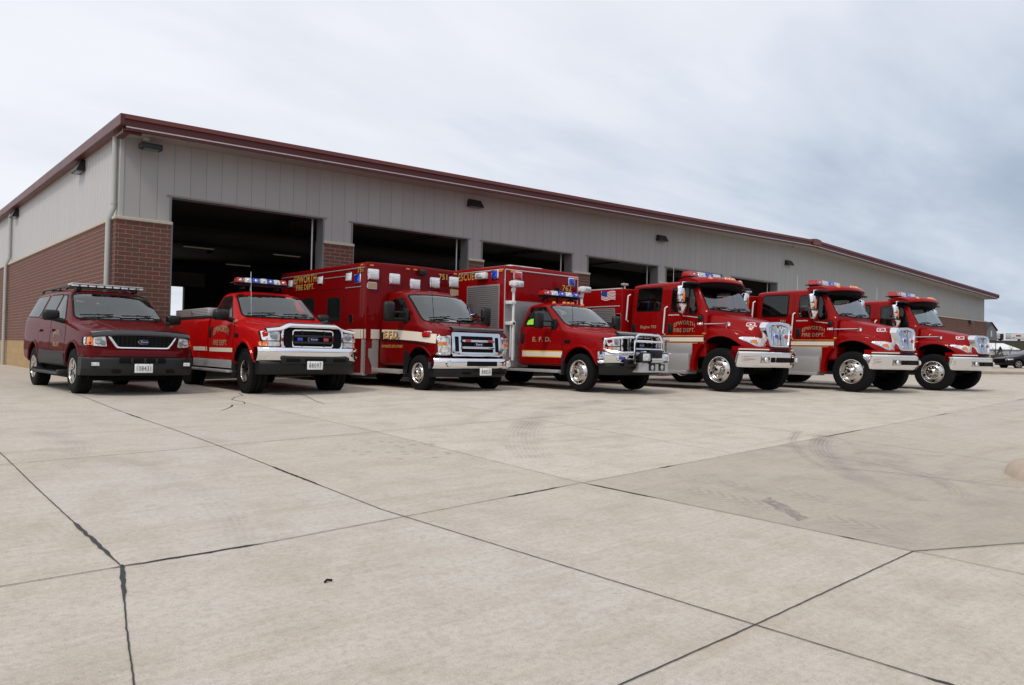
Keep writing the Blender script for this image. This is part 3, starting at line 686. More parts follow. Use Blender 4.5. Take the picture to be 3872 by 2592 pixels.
bm = B(); gable_strip(bm, GU0 + .06, GU1 - .06, .045, .073, RW + .012, RW + .06); obj('drip_edge', bm, M['trimlight'], roof, None)
bm = B(); gable_strip(bm, GU0 + .06, GU1 - .06, -.015, .043, RW + .025, RW + .098); obj('lower_fascia', bm, M['fascia'], roof, None)
for u0, u1, us_ in ((GU0 - .08, GU0 + .015, GU0), (GU1 - .015, GU1 + .09, GU1)):
    z = soff(us_); bm = B(); box(bm, u0, u1, RW - .05, BW + .3, z + .08, z + .325, .01); obj('fascia', bm, M['fascia'], roof, None)
bm = B(); box(bm, GU0 + .016, SU + .25, RW + .12, RW + .20, soff(5) - .06, soff(5) + .09); box(bm, GU0 + .02, SU + .02, RW + .2, FW - .002, soff(5) - .055, soff(5) - .002); obj('return_trim', bm, M['fascia'], roof, None)
bm = B(); prism(bm, [(RIDGE - .36, soff(RIDGE) + .10), (RIDGE + .40, soff(RIDGE) + .10), (RIDGE + .40, topz(RIDGE) + .02), (RIDGE, topz(RIDGE) + .065), (RIDGE - .36, topz(RIDGE) + .04)], 'y', RW - .075, RW + .2); obj('ridge_cap', bm, M['fasciahi'], roof, None)
# downspouts with their offset over the stone cap
for w in (19.62, 34.4, 44.5):
    x = SU - .075; bm = B()
    def sq(bm, pts, a, b_):
        tube(bm, pts, .062, 4)
    tube(bm, [(x, w, 5.62), (x, w, 3.98), (x - .10, w, 3.70), (x - .105, w, -.05)], .062, 12)
    for z in (4.05, 1.9): tube(bm, [(x - (.0 if z > 3 else .105), w, z), (x - (.0 if z > 3 else .105), w, z + .05)], .070, 12)
    obj('downspout', bm, M['spout'], st_, 50)
# lamps
def wall_pack(c, face, s=1.0, big=False):
    bm = B(); h = .105 * s
    prism(bm, [(.0, h), (-.10, h * .95), (-.22, -h * .9), (-.20, -h), (.0, -h)], 'x', -.24 * s, .24 * s)
    R_ = Matrix.Rotation(0 if face == 'F' else -PI / 2, 4, 'Z')
    T = Matrix.Translation(c) @ R_
    for v in bm.verts: 
        k = .86 if v.co.z > 0 else 1.0; v.co.x *= k
    bmesh.ops.transform(bm, matrix=T, verts=bm.verts); o = obj('wall_lamp', bm, M['lampblack'], st_)
    bm = B(); box(bm, -.18 * s, .18 * s, -.19, -.04, -h - .006, -h + .004); bmesh.ops.transform(bm, matrix=T, verts=bm.verts); obj('lamp_lens', bm, M['lampglass'], o)
for u, z in ((15.08, 5.52), (24.55, 5.49), (34.3, 5.41), (58.1, 3.58)): wall_pack((u, FW - .001 if z > 4 else bw - .001, z), 'F', 1.12 if z > 4 else 1.0)
for w in (23.2, 33.4): wall_pack((SU - .001, w, 5.52), 'S', 1.4)
bm = B(); box(bm, 5.06, 5.54, FW - .48, FW - .22, 5.33, 5.47, .03); fl = obj('flood_lamp', bm, M['lampblack'], st_)
bm = B(); tube(bm, [(5.22, FW - .30, 5.60), (5.22, FW - .30, 5.53)], .07, 10); tube(bm, [(5.22, FW - .30, 5.55), (5.30, FW - .33, 5.45)], .03, 6); obj('lamp_bracket', bm, M['spout'], fl)
bm = B(); box(bm, 5.14, 5.46, FW - .46, FW - .26, 5.322, 5.334); obj('lamp_lens', bm, M['lampglass'], fl)
bm = B(); tube(bm, [(34.46, FW - .25, soff(34.46)), (34.46, FW - .25, soff(34.46) - .11)], .06, 10); obj('soffit_light', bm, M['spout'], st_)
# dim hall behind the bays: walls, ceiling, far door standing open, duct, strip lights, fan
bm = B(); OPU = (11.2, 15.25)
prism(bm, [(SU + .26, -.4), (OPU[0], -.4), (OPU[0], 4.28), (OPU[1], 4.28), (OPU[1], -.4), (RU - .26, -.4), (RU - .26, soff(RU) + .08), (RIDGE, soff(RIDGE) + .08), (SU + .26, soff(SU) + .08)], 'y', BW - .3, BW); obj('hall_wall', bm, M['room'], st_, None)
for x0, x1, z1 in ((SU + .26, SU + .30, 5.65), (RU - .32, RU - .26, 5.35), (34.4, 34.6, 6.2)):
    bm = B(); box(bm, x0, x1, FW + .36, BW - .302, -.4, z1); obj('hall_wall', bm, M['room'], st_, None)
bm = B(); box(bm, 9.6, 16.4, BW - .33, BW - .302, 4.32, 5.15); obj('lit_wall_patch', bm, M['siding'], st_, None)  # pale sheet: light on the back wall by the opening, put into colour
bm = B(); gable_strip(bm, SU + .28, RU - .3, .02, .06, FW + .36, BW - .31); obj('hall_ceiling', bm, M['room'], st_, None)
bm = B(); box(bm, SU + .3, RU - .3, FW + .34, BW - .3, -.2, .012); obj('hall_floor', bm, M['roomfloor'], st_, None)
bm = B(); tube(bm, [(5.4, 29.5, 4.95), (33.8, 29.5, 4.95)], .38, 20); obj('air_duct', bm, M['duct'], st_)
for u, w in ((10.3, 30.4), (13.7, 30.0), (13.8, 35.4), (22.6, 29.5), (27.0, 33.5)):
    bm = B(); box(bm, u - .60, u + .60, w - .10, w + .10, 4.60, 4.68, .01)
    for s in (-.5, .5): tube(bm, [(u + s, w, 4.68), (u + s, w, 5.6)], .006, 4)
    sl = obj('strip_light', bm, M['duct'], st_)
    bm = B()
    for s in (-.05, .05): tube(bm, [(u - .57, w + s, 4.582), (u + .57, w + s, 4.582)], .018, 6)
    obj('tube', bm, M['tube'], sl)
bm = B(); tube(bm, [(11.3, 32.0, 5.6), (11.3, 32.0, 4.75)], .015, 6); lathe(bm, [(0, 4.75), (.12, 4.72), (.12, 4.58), (0, 4.55)], (11.3, 32.0, 0), 'z', 14)
for k in range(3):
    a = k * 2 * PI / 3 + .4; q = [(.12, -.04), (.70, -.07), (.70, .07), (.12, .04)]
    prism(bm, [(11.3 + x * math.cos(a) - y * math.sin(a), 32.0 + x * math.sin(a) + y * math.cos(a)) for x, y in q], 'z', 4.63, 4.645)
obj('ceiling_fan', bm, M['duct'], st_)
# ---------------------------------------------------------------- wheels
def tyre_bm(R, w, rr, offroad=False):
    bm = B(); g = .012
    prof = [(rr - .012, .045), (rr + .004, .012), (rr + .03, .002), ((R + rr) / 2, -.008), (R - .045, .0), (R - .016, .012), (R - .002, .034)]
    k = 4; a, b = .034, w - .034
    for i in range(k):
        c = a + (b - a) * (i + .5) / k
        prof += [(R, c - .3 * (b - a) / k), (R, c + .3 * (b - a) / k), (R - g, c + .34 * (b - a) / k), (R - g, c + .66 * (b - a) / k)]
    prof = prof[:-2] + [(R - .002, w - .034), (R - .016, w - .012), (R - .05, w), (rr, w - .03)]
    lathe(bm, prof, (0, 0, 0), 'x', 56)
    if offroad:
        for i in range(30):
            t = 2 * PI * i / 30
            for x0, x1, dt in ((-.004, .075, 0), (w - .075, w + .004, .1), (w * .36, w * .62, .05)):
                c, s = math.cos(t + dt), math.sin(t + dt); h = .055; vs = []
                for r_, q in ((R - .02, -h), (R - .02, h), (R + .009, h), (R + .009, -h)): vs.append((r_ * c - q * s, r_ * s + q * c))
                prism(bm, vs, 'x', x0, x1)
    return bm
def rim_alloy(rr, spokes, w0=.07, w1=.05):
    bm = B()
    lathe(bm, [(rr + .008, .006), (rr + .006, -.004), (rr - .010, -.002), (rr - .018, .012), (rr - .022, .09)], (0, 0, 0), 'x', 48)
    lathe(bm, [(rr - .02, .085), (0, .085)], (0, 0, 0), 'x', 32, 1)
    lathe(bm, [(.085, .06), (.080, .012), (.060, .004), (.040, -.002), (0, -.002)], (0, 0, 0), 'x', 20)
    for i in range(spokes):
        t = 2 * PI * i / spokes + .3; c, s = math.cos(t), math.sin(t)
        for x0, x1, k in ((.006, .05, 1.0),):
            q = [(.05, -w0 / 2), (rr - .012, -w1 / 2 - .012), (rr - .012, w1 / 2 + .012), (.05, w0 / 2)]
            prism(bm, [(a * c - b * s, a * s + b * c) for a, b in q], 'x', x0, x1)
        lathe(bm, [(.011, .01), (.011, -.006), (0, -.008)], (0, .058 * math.cos(t + .6), .058 * math.sin(t + .6)), 'x', 8, 1)
    lathe(bm, [(.028, 0), (.026, -.010), (0, -.012)], (0, 0, 0), 'x', 16, 1)
    return bm
def rim_steel(rr, lugs, holes, hub):
    """polished truck wheel: deep lip, domed disc, ring of lug nuts, protruding hub"""
    bm = B()
    lathe(bm, [(rr + .014, .008), (rr + .012, -.008), (rr + .002, -.013), (rr - .012, -.002), (rr - .022, .028), (rr - .036, .055), (rr * .80, .050), (rr * .70, .022), (rr * .63, .004), (rr * .58, -.002), (rr * .36, .002), (rr * .34, .0)], (0, 0, 0), 'x', 56)
    lathe(bm, [(rr * .35, .004), (rr * .33, -.03), (rr * .29, -hub * .8), (rr * .18, -hub), (0, -hub * 1.02)], (0, 0, 0), 'x', 28)
    lathe(bm, [(rr * .10, -hub * .9), (rr * .09, -hub * 1.12), (0, -hub * 1.14)], (0, 0, 0), 'x', 14, 1)
    for i in range(lugs):
        t = 2 * PI * i / lugs + .2
        lathe(bm, [(.024, .006), (.022, -.018), (.014, -.036), (0, -.042)], (0, rr * .47 * math.cos(t), rr * .47 * math.sin(t)), 'x', 10)
    for i in range(holes):
        t = 2 * PI * i / holes + .55; a, b = rr * .785 * math.cos(t), rr * .785 * math.sin(t)
        lathe(bm, [(.034, .040), (.030, .030), (0, .030)], (0, a, b), 'x', 12, 1)
    return bm
WH = {}
def wheel_set(key, R, w, rr, rim, rimmat, offroad=False):
    a = obj('tyre', tyre_bm(R, w, rr, offroad), M['tyre'], None, 40); b = obj('rim', rim, [rimmat, M['ink']], None, 40)
    hb = B(); lathe(hb, [(.0, .10), (rr * .9, .10), (rr * .9, w - .04), (0, w - .04)], (0, 0, 0), 'x', 24); c = obj('wheel', hb, M['dark'], None, 40)
    WH[key] = (c.data, a.data, b.data, R, w)
    for o in (a, b, c): bpy.data.objects.remove(o)
def put_wheel(key, root, x, y, side, z=None, yaw=0.0, dual=False):
    hub, ty, ri, R, w = WH[key]
    c = bpy.data.objects.new('wheel', hub); COL.objects.link(c); c.parent = root
    c.location = (side * x, y, R - .006 if z is None else z); c.rotation_euler = (.37 * y, 0, (0 if side < 0 else PI) + yaw)
    for n, d in (('tyre', ty), ('rim', ri)):
        o = bpy.data.objects.new(n, d); COL.objects.link(o); o.parent = c
    if dual:
        o = bpy.data.objects.new('tyre', ty); COL.objects.link(o); o.parent = c; o.location = (w + .05, 0, 0)
wheel_set('suv', .400, .265, .222, rim_alloy(.222, 5, .10, .07), M['steel'])
wheel_set('pickup', .415, .285, .212, rim_alloy(.212, 5, .095, .10), M['steel'], True)
wheel_set('van', .375, .225, .205, rim_steel(.205, 8, 4, .065), M['steel'])
wheel_set('chassis', .410, .235, .255, rim_steel(.255, 10, 5, .070), M['steel'])
wheel_set('engine', .520, .290, .300, rim_steel(.300, 10, 5, .105), M['steel'])

# ---------------------------------------------------------------- small vehicle parts
def emblem(S, cx, cz, a, b, parent, off=.03, side='F'):
    e = S.panel('emblem', circ(cx, cz, a, 24, b), side, M['bluelogo'], parent, off, .03, 1, (.010, M['chrome']))
    lettering(S, 'emblem_script', 'Ford', side, cx, cz - b * .30, a * 1.15, b * .62, M['plate'], e, 0, None, off + .004, .0)
    return e
def licence(parent, x, y, z, num, w=.31, h=.155, tilt=0.0):
    bm = B(); box(bm, x - w / 2, x + w / 2, y - .008, y + .008, z - h / 2, z + h / 2, .006); p = obj('licence_plate', bm, M['plate'], parent)
    V, F, tw = text2d(num, 1.0, .0, 1.15); ch = max(v[1] for v in V); bm = B()
    vs = [bm.verts.new((x + a / tw * w * .78, y - .0105, z - h * .27 + b / ch * h * .54)) for a, b in V]
    for f_ in F:
        try: bm.faces.new([vs[i] for i in f_])
        except ValueError: pass
    for s in (-.1, .1):
        lathe(bm, [(0, -.003), (.007, -.003), (.007, .002)], (x + s, y - .009, z + h * .40), 'y', 8)
    obj('plate_number', bm, M['ink'], p, None, recalc=False); return p
def wipers(S, parent, arms):
    for a, b, c in arms:
        bm = B(); S.line(bm, [a, b], 'F', .012, .035); S.line(bm, [((a[0] + b[0]) / 2 - .0, (a[1] + b[1]) / 2), c], 'F', .010, .05)
        lathe(bm, [(.022, 0), (.02, -.03), (0, -.032)], S.hit('F', c[0], c[1], .03)[0], 'y', 8)
        obj('wiper', bm, M['black'], parent)
def beacon(parent, x0, x1, y0, y1, z0, z1, mat, sl=.03):
    bm = B(); A = [(x0, y0, z0), (x1, y0, z0), (x1, y1, z0), (x0, y1, z0)]; T = [(x0 + sl * .5, y0 + sl, z1), (x1 - sl * .5, y0 + sl, z1), (x1 - sl * .5, y1 - sl, z1), (x0 + sl * .5, y1 - sl, z1)]
    va = [bm.verts.new(p) for p in A]; vt = [bm.verts.new(p) for p in T]
    bm.faces.new(va[::-1]); bm.faces.new(vt)
    for i in range(4): bm.faces.new((va[i], va[(i + 1) % 4], vt[(i + 1) % 4], vt[i]))
    bmesh.ops.bevel(bm, geom=bm.edges[:], offset=.010, segments=2, affect='EDGES')
    o = obj('beacon', bm, mat, parent, 50)
    # the rotator inside shows as a bright bead on the lens face
    bm = B(); c = ((x0 + x1) / 2, y0 + sl * .45, z0 + (z1 - z0) * .45)
    lathe(bm, [(.0, -.020), (.022, -.014), (.030, .0)], c, 'y', 12); obj('reflector', bm, M['lens'], o, 60)
    return o
def fixture(S, name, side, a, b, w, h, mat, parent, depth=.035):
    """surface lamp: chrome bezel, rounded lens"""
    return S.plaque(name, side, a, b, w - .05, h - .05, mat, parent, depth, (.026, M['chrome']), .14)
def mirror_head(parent, x0, x1, y, z0, z1, mat, d=.16, r=.05, name='mirror'):
    bm = B(); box(bm, x0, x1, y - d * .35, y + d * .65, z0, z1, r * .9)
    for v in bm.verts:
        if v.co.y < y - d * .1:
            v.co.x += ((x0 + x1) / 2 - v.co.x) * .16; v.co.z += ((z0 + z1) / 2 - v.co.z) * .16
    return obj(name, bm, mat, parent, 60)
def prof_car(zb, wl, zm, wm, zt, wt, ze, we, zc, dome=0.0):
    return [(0, zb), (wl - .12, zb), (wl, zb + .05, .05), (wm, zm, .12), (wt, zt, .05), (we, ze, .07), (we * .80, ze + (zc - ze) * .22 + .004, .02), (we * .66, zc - .010 + dome * .0, .03), (we * .3, zc - .002), (0, zc)]
def gap_lines(S, parent, lines, side, r=.007, mat=None, name='panel_gap'):
    bm = B()
    for l in lines: S.line(bm, l, side, r, -.002)
    return obj(name, bm, mat or M['ink'], parent)
# ---------------------------------------------------------------- red command suv
def make_suv(loc, rz):
    t = thing('sport_utility_vehicle', 'dark maroon sport utility vehicle with roof rack, parked by the brick corner', 'suv', loc, rz)
    P = M['maroon']
    st = [(.07, prof_car(.62, .74, .78, .80, .96, .78, 1.03, .70, 1.05)), (.12, prof_car(.56, .84, .78, .87, 1.0, .85, 1.075, .77, 1.10)),
          (.34, prof_car(.48, .90, .78, .92, 1.07, .90, 1.14, .81, 1.175)), (.95, prof_car(.44, .925, .80, .945, 1.15, .915, 1.22, .82, 1.265)),
          (1.32, prof_car(.44, .93, .80, .945, 1.21, .915, 1.275, .82, 1.315)), (1.40, prof_car(.44, .93, .80, .945, 1.24, .91, 1.31, .80, 1.345)),
          (2.04, prof_car(.44, .93, .80, .945, 1.29, .91, 1.80, .70, 1.85)), (2.24, prof_car(.44, .93, .80, .945, 1.30, .91, 1.875, .685, 1.925)),
          (3.2, prof_car(.44, .93, .80, .945, 1.33, .91, 1.91, .685, 1.965)), (4.5, prof_car(.46, .93, .80, .94, 1.37, .905, 1.91, .675, 1.96)),
          (5.0, prof_car(.50, .91, .80, .925, 1.35, .89, 1.86, .655, 1.90)), (5.12, prof_car(.55, .88, .80, .90, 1.35, .86, 1.70, .65, 1.74)), (5.16, prof_car(.6, .84, .8, .86, 1.33, .82, 1.45, .64, 1.47))]
    body, S = loft('body', st, P, t, 1)
    cut_arches(body, [(.95, .44, .47), (3.97, .44, .47)])
    WS = rpoly([(-.78, 1.35), (0, 1.34, .5), (.78, 1.35), (.665, 1.805), (0, 1.83, .5), (-.665, 1.805)], .06)
    W1 = rpoly([(1.74, 1.315), (2.53, 1.345), (2.47, 1.79), (2.27, 1.785)], .05); W2 = rpoly([(2.66, 1.35), (3.55, 1.38), (3.44, 1.815), (2.58, 1.805)], .05); W3 = rpoly([(3.74, 1.395), (4.86, 1.43), (4.72, 1.815), (3.62, 1.825)], .06)
    hollow(body, st, 1.38, 5.02, .86, (WS, .6, 2.28), [W1, W2, W3])
    cabin(t, [(2.05, 1.12, (-.40, .40)), (3.05, 1.12, (-.40, .0, .40))], (-.74, .74, 1.62, 1.95, .95, 1.29), (.40, 2.12, 1.24, .18))
    for s in 'RL':
        d1 = S.panel('door', rpoly([(1.52, .74), (2.58, .76), (2.60, 1.315), (1.68, 1.285), (1.50, 1.15)], .04), s, P, t, .004, .01, .2, (.010, M['ink']))
        d2 = S.panel('door', rpoly([(2.62, .76), (3.30, .78), (3.62, 1.0), (3.66, 1.355), (2.64, 1.32)], .04), s, P, t, .004, .01, .2, (.010, M['ink']))
        for d, yy in ((d1, 2.42), (d2, 3.42)):
            bm = B(); c = S.hit(s, yy, 1.12, .02)[0]; box(bm, c.x - .018, c.x + .018, yy - .10, yy + .09, 1.10, 1.145, .012); obj('handle', bm, P, d)
        S.panel('window', W1, s, M['sideclear'], d1, .008, .01, .2, (.022, M['ink']))
        S.panel('window', W2, s, M['privacy'], d2, .008, .01, .2, (.022, M['ink']))
        S.panel('quarter_window', W3, s, M['privacy'], t, .008, .01, .2, (.014, M['ink']))
        S.panel('cladding', rpoly([(1.46, .47), (3.46, .50), (3.40, .76), (1.50, .70)], .04), s, M['grey'], t, .022, .03, .2)
        gap_lines(S, t, [[(2.58, .50), (2.58, .75)], [(1.52, .655), (3.38, .71)]], s, .006, M['black'], 'cladding_groove')
        bm = B(); sg = -1 if s == 'R' else 1
        for yy in (.95, 3.97): bm = B(); arch_lip(S, bm, yy, .44, .485, -8, 188, s, .026); obj('fender_flare', bm, P, t)
        bm = B(); prism(bm, rpoly([(sg * .80, .36), (sg * 1.05, .36), (sg * 1.06, .31), (sg * .80, .28)], .01), 'y', 1.50, 3.55)
        for k in range(16): box(bm, min(sg * .86, sg * 1.03), max(sg * .86, sg * 1.03), 1.60 + k * .12, 1.66 + k * .12, .355, .366)
        bm2 = bm; rb = obj('running_board', bm2, M['grey'], t)
        bm = B(); 
        for a, b in ((1.44, 1.58), (3.48, 3.60)): box(bm, min(sg * .74, sg * 1.05), max(sg * .74, sg * 1.05), a, b, .29, .40, .03)
        obj('end_cap', bm, M['grey'], rb)
        m = mirror_head(t, sg * 1.12 - .14, sg * 1.12 + .14, 1.72, 1.29, 1.48, M['black'], .17, .05)
        bm = B(); tube(bm, [(sg * .90, 1.70, 1.28), (sg * 1.10, 1.72, 1.33)], .045, 8); obj('mirror_arm', bm, M['black'], m)
    for s in 'RL':
        lettering(S, 'door_lettering', 'EPWORTH', s, 2.06, .985, .52, .085, M['tan'], t, .055, None, .012, .012)
        lettering(S, 'door_lettering', 'FIRE DEPT.', s, 2.06, .82, .46, .075, M['tan'], t, 0, None, .012, .012)
    S.panel('windshield', WS, 'F', M['clear'], t, .008, .02, .15, (.028, M['ink']))
    wipers(S, t, [((-.70, 1.375), (-.12, 1.40), (-.02, 1.325)), ((.02, 1.385), (.58, 1.40), (.66, 1.33))])
    gap_lines(S, t, [[(-.79, 1.10), (-.80, 1.20)], [(.79, 1.10), (.80, 1.20)]], 'F')
    bm = B()
    for s in (-1, 1): S.line(bm, [(s * .36, .25), (s * .52, 1.25)], 'T', .016, -.004, step=.1)
    obj('hood_ridge', bm, P, t)
    # front
    g = S.panel('grille', rpoly([(-.56, 1.015), (-.40, .815), (.40, .815), (.56, 1.015)], .04), 'F', M['ink'], t, .012, .03, .2)
    bm = B()
    for i in range(15): x = -.50 + i * 1.0 / 14; z0 = .82 if abs(x) < .40 else .82 + (abs(x) - .40) / .16 * .19; box(bm, x - .005, x + .005, .045, .058, z0 + .005, 1.01)
    for i in range(6): z = .845 + i * .033; hw = .40 + (z - .795) / .22 * .15; box(bm, -hw, hw, .045, .058, z - .004, z + .004)
    obj('grille_bars', bm, M['black'], g)
    bm = B(); S.line(bm, rpoly([(-.575, 1.02), (-.50, .91), (-.43, .815), (.43, .815), (.50, .91), (.575, 1.02)], .07, 4, False), 'F', .021, .018, step=.05)
    obj('grille_trim', bm, M['chrome'], g)
    emblem(S, 0, .925, .090, .037, t, .055)
    for s in (-1, 1):
        h = S.panel('headlight', rpoly([(s * .60, .835), (s * .90, .855), (s * .89, 1.00), (s * .63, 1.015)], .025), 'F', M['lens'], t, .010, .03, .1, (.010, M['ink']), 60)
        S.panel('turn_signal', rpoly([(s * .805, .862), (s * .878, .862), (s * .868, .995), (s * .815, .995)], .02), 'F', M['amber'], h, .014, .03, .1)
        for q, r in ((.735, .058), (.665, .046)): S.panel('reflector', circ(s * q, .935 if r > .05 else .90, r, 20), 'F', M['steel'], h, .013, .01, 1, (.008, M['chrome']))
    yf = lambda x: .015 + .30 * abs(x / .95) ** 4
    bm = B(); sweep_x(bm, lin(-.93, .93, 29), yf, rpoly([(-.025, .66), (.05, .675), (.35, .675), (.35, .80), (.06, .80), (.0, .77)], .02)); obj('upper_bumper', bm, P, t, 40)
    bm = B(); sweep_x(bm, lin(-.955, .955, 29), lambda x: .0 + .32 * abs(x / .97) ** 4, rpoly([(.07, .34), (.20, .34), (.20, .66), (-.005, .66), (-.035, .63), (-.03, .46), (.02, .38)], .02)); bp = obj('bumper', bm, M['grey'], t, 40)
    bm = B(); box(bm, -.42, .36, -.060, .0, .56, .65, .012); ai = obj('air_intake', bm, M['ink'], bp)
    bm = B()
    for x in (-.22, .0, .2): box(bm, x - .02, x + .02, -.066, -.02, .565, .645, .006)
    obj('intake_bar', bm, M['grey'], ai)
    for s in (-1, 1):
        bm = B(); x = s * .75; box(bm, x - .12, x + .12, yf(x) - .055, yf(x) + .0, .49, .585, .02); fo = obj('fog_lamp', bm, M['black'], bp)
        bm = B(); box(bm, x - .095, x + .095, yf(x) - .066, yf(x) - .04, .505, .57, .012); obj('fog_lens', bm, M['lens'], fo)
        bm = B(); x = s * .46; box(bm, x - .07, x + .07, -.032, .03, .385, .435, .015); obj('tow_hook_slot', bm, M['ink'], bp)
    bm = B(); sweep_x(bm, [-.84, -.78, -.70, -.4, 0, .4, .70, .78, .84], lambda x: .05 + .12 * abs(x / .9) ** 4, rpoly([(-.05, 1.035), (-.02, 1.025), (.06, 1.10), (.10, 1.125), (.085, 1.14), (-.01, 1.115), (-.055, 1.06)], .01), zf=lambda x: -.055 * abs(x / .9) ** 3)
    obj('hood_shield', bm, M['smoke'], t, 50)
    licence(t, -.02, -.055, .47, '108431')
    # roof
    bm = B()
    for s in (-1, 1):
        tube(bm, [(s * .62, 2.75, 1.94), (s * .62, 2.85, 1.985), (s * .62, 4.6, 1.985), (s * .62, 4.75, 1.93)], .022, 8)
        for yy in (3.3, 3.9): tube(bm, [(s * .62, yy, 1.93), (s * .62, yy, 1.985)], .02, 6)
    for yy in (3.1, 4.3): tube(bm, [(-.62, yy, 1.985), (.62, yy, 1.985)], .017, 6)
    obj('roof_rack', bm, M['black'], t)
    bm = B(); prism(bm, rpoly([(2.22, 2.000), (2.55, 2.000), (2.55, 2.030), (2.24, 2.036), (2.20, 2.022)], .01), 'x', -.66, .66)
    lb = obj('light_bar', bm, M['alu'], t)
    bm = B(); box(bm, -.66, .66, 2.24, 2.52, 1.965, 2.003, .01)
    for s in (-1, 1): box(bm, s * .52 - .05, s * .52 + .05, 2.26, 2.48, 1.90, 1.98, .01)
    obj('light_bar_base', bm, M['black'], lb)
    for i in range(9):
        x = -.60 + i * .15; bm = B(); box(bm, x - .062, x + .062, 2.205, 2.26, 1.968, 1.999, .008); obj('lamp_module', bm, M['lens'], lb)
    bm = B(); box(bm, -.80, .80, .4, 4.9, .24, .46, .05); box(bm, -.5, .5, .3, .6, .25, .4, .03); obj('chassis', bm, M['dark'], t)
    t.scale = (.965, 1, 1)
    for x, y in ((.925, .95), (.925, 3.97)):
        for s in (-1, 1): put_wheel('suv', t, x, y, s)
    return t

# ---------------------------------------------------------------- shared heavy pickup cab
def heavy_cab(t, P, tinted=True):
    st = [(.10, prof_car(.72, .82, .85, .86, 1.10, .84, 1.17, .72, 1.185)), (.16, prof_car(.64, .93, .85, .95, 1.13, .92, 1.235, .77, 1.255)),
          (.40, prof_car(.56, .975, .85, .985, 1.18, .955, 1.275, .80, 1.30)), (.97, prof_car(.52, .985, .85, .995, 1.25, .965, 1.32, .82, 1.35)),
          (1.48, prof_car(.50, .985, .85, .995, 1.32, .955, 1.38, .83, 1.405)), (1.58, prof_car(.50, .985, .85, .995, 1.35, .95, 1.42, .82, 1.45)),
          (2.20, prof_car(.50, .98, .85, .99, 1.39, .945, 1.915, .71, 1.97)), (2.38, prof_car(.50, .98, .85, .99, 1.40, .945, 1.975, .695, 2.035)),
          (2.80, prof_car(.50, .98, .85, .99, 1.40, .945, 1.97, .69, 2.03)), (3.0, prof_car(.50, .975, .85, .985, 1.40, .94, 1.93, .68, 1.98)), (3.06, prof_car(.52, .96, .85, .97, 1.39, .925, 1.86, .67, 1.90))]
    body, S = loft('cab', st, P, t, 1)
    cut_arches(body, [(.98, .46, .50)])
    WS = rpoly([(-.76, 1.475), (0, 1.465, .5), (.76, 1.475), (.665, 1.905), (0, 1.935, .5), (-.665, 1.905)], .07); W1 = rpoly([(1.84, 1.435), (2.90, 1.45), (2.83, 1.875), (2.34, 1.885)], .05)
    hollow(body, st, 1.55, 3.02, .92, (WS, .7, 2.4), [W1])
    cabin(t, [(2.28, 1.22, (-.42, .42))], (-.78, .78, 1.78, 2.08, 1.0, 1.40), (.42, 2.24, 1.38, .19))
    for s in 'RL':
        sg = -1 if s == 'R' else 1
        d = S.panel('door', rpoly([(1.55, .60), (1.62, .56), (2.97, .56), (3.0, 1.30), (2.99, 1.425), (1.70, 1.405), (1.53, 1.30)], .04), s, P, t, .004, .01, .2, (.010, M['ink']))
        S.panel('window', W1, s, M['sideclear'], d, .009, .012, .2, (.018, M['ink']))
        bm = B(); c = S.hit(s, 2.86, 1.16, .012)[0]; box(bm, c.x - .02, c.x + .02, 2.81, 2.92, 1.03, 1.27, .02); obj('handle', bm, M['black'], d)
        bm = B(); arch_lip(S, bm, .98, .46, .52, -4, 184, s, .03); obj('fender_flare', bm, P, t)
        gap_lines(S, t, [[(1.49, .60), (1.49, 1.36)]], s)
        bm = B(); c = S.hit(s, 1.36, 1.06, .004)[0]; box(bm, c.x - .010, c.x + .010, 1.27, 1.45, 1.04, 1.12, .006); obj('fender_badge', bm, M['ink'], t)
    S.panel('windshield', WS, 'F', M['clear'], t, .008, .02, .15, (.030, M['ink']))
    wipers(S, t, [((-.66, 1.50), (-.10, 1.535), (.0, 1.445)), ((.06, 1.51), (.60, 1.525), (.68, 1.445))])
    bm = B()
    for s in (-1, 1): S.line(bm, [(s * .50, .22), (s * .56, .8), (s * .62, 1.46)], 'T', .018, -.006, step=.1)
    obj('hood_ridge', bm, P, t)
    gap_lines(S, t, [[(-.80, .25), (-.84, 1.48)], [(.80, .25), (.84, 1.48)]], 'T', .006)
    # grille: wide chrome surround, black mouth, two heavy bars, uprights
    g = S.panel('grille', rect(-.585, .585, .855, 1.215, .09), 'F', M['ink'], t, .02, .04, .2)
    for tr, r, zz, ww in ((.025, .09, (.85, 1.222), .595), (.016, .05, (.885, 1.185), .40)):
        bm = B(); S.line(bm, rect(-ww, ww, zz[0], zz[1], r), 'F', tr, .03, True, 8, .06); obj('grille_surround', bm, M['chrome'], g)
    bm = B()
    for z in (.965, 1.085): box(bm, -.385, .385, .02, .06, z - .020, z + .020, .010)
    for x in (-.22, .22): box(bm, x - .008, x + .008, .05, .07, .89, 1.18)
    obj('grille_bars', bm, M['grey'], g)
    emblem(S, 0, 1.025, .098, .045, t, .075)
    for s in (-1, 1):
        h = S.panel('headlight', rect(*sorted((s * .635, s * .925)), .99, 1.155, .02), 'F', M['lens'], t, .012, .03, .1, (.012, M['ink']), 60)
        S.panel('reflector', circ(s * .74, 1.075, .075, 20, .06), 'F', M['steel'], h, .015, .01, 1, (.006, M['chrome']))
        S.panel('turn_signal', rect(*sorted((s * .635, s * .945)), .885, .973, .015), 'F', M['lens'], h, .012, .03, .1, (.008, M['ink']))
        S.panel('side_marker', rect(*sorted((s * .84, s * .95)), .892, .966, .01), 'F', M['amber'], h, .016, .03, .1)
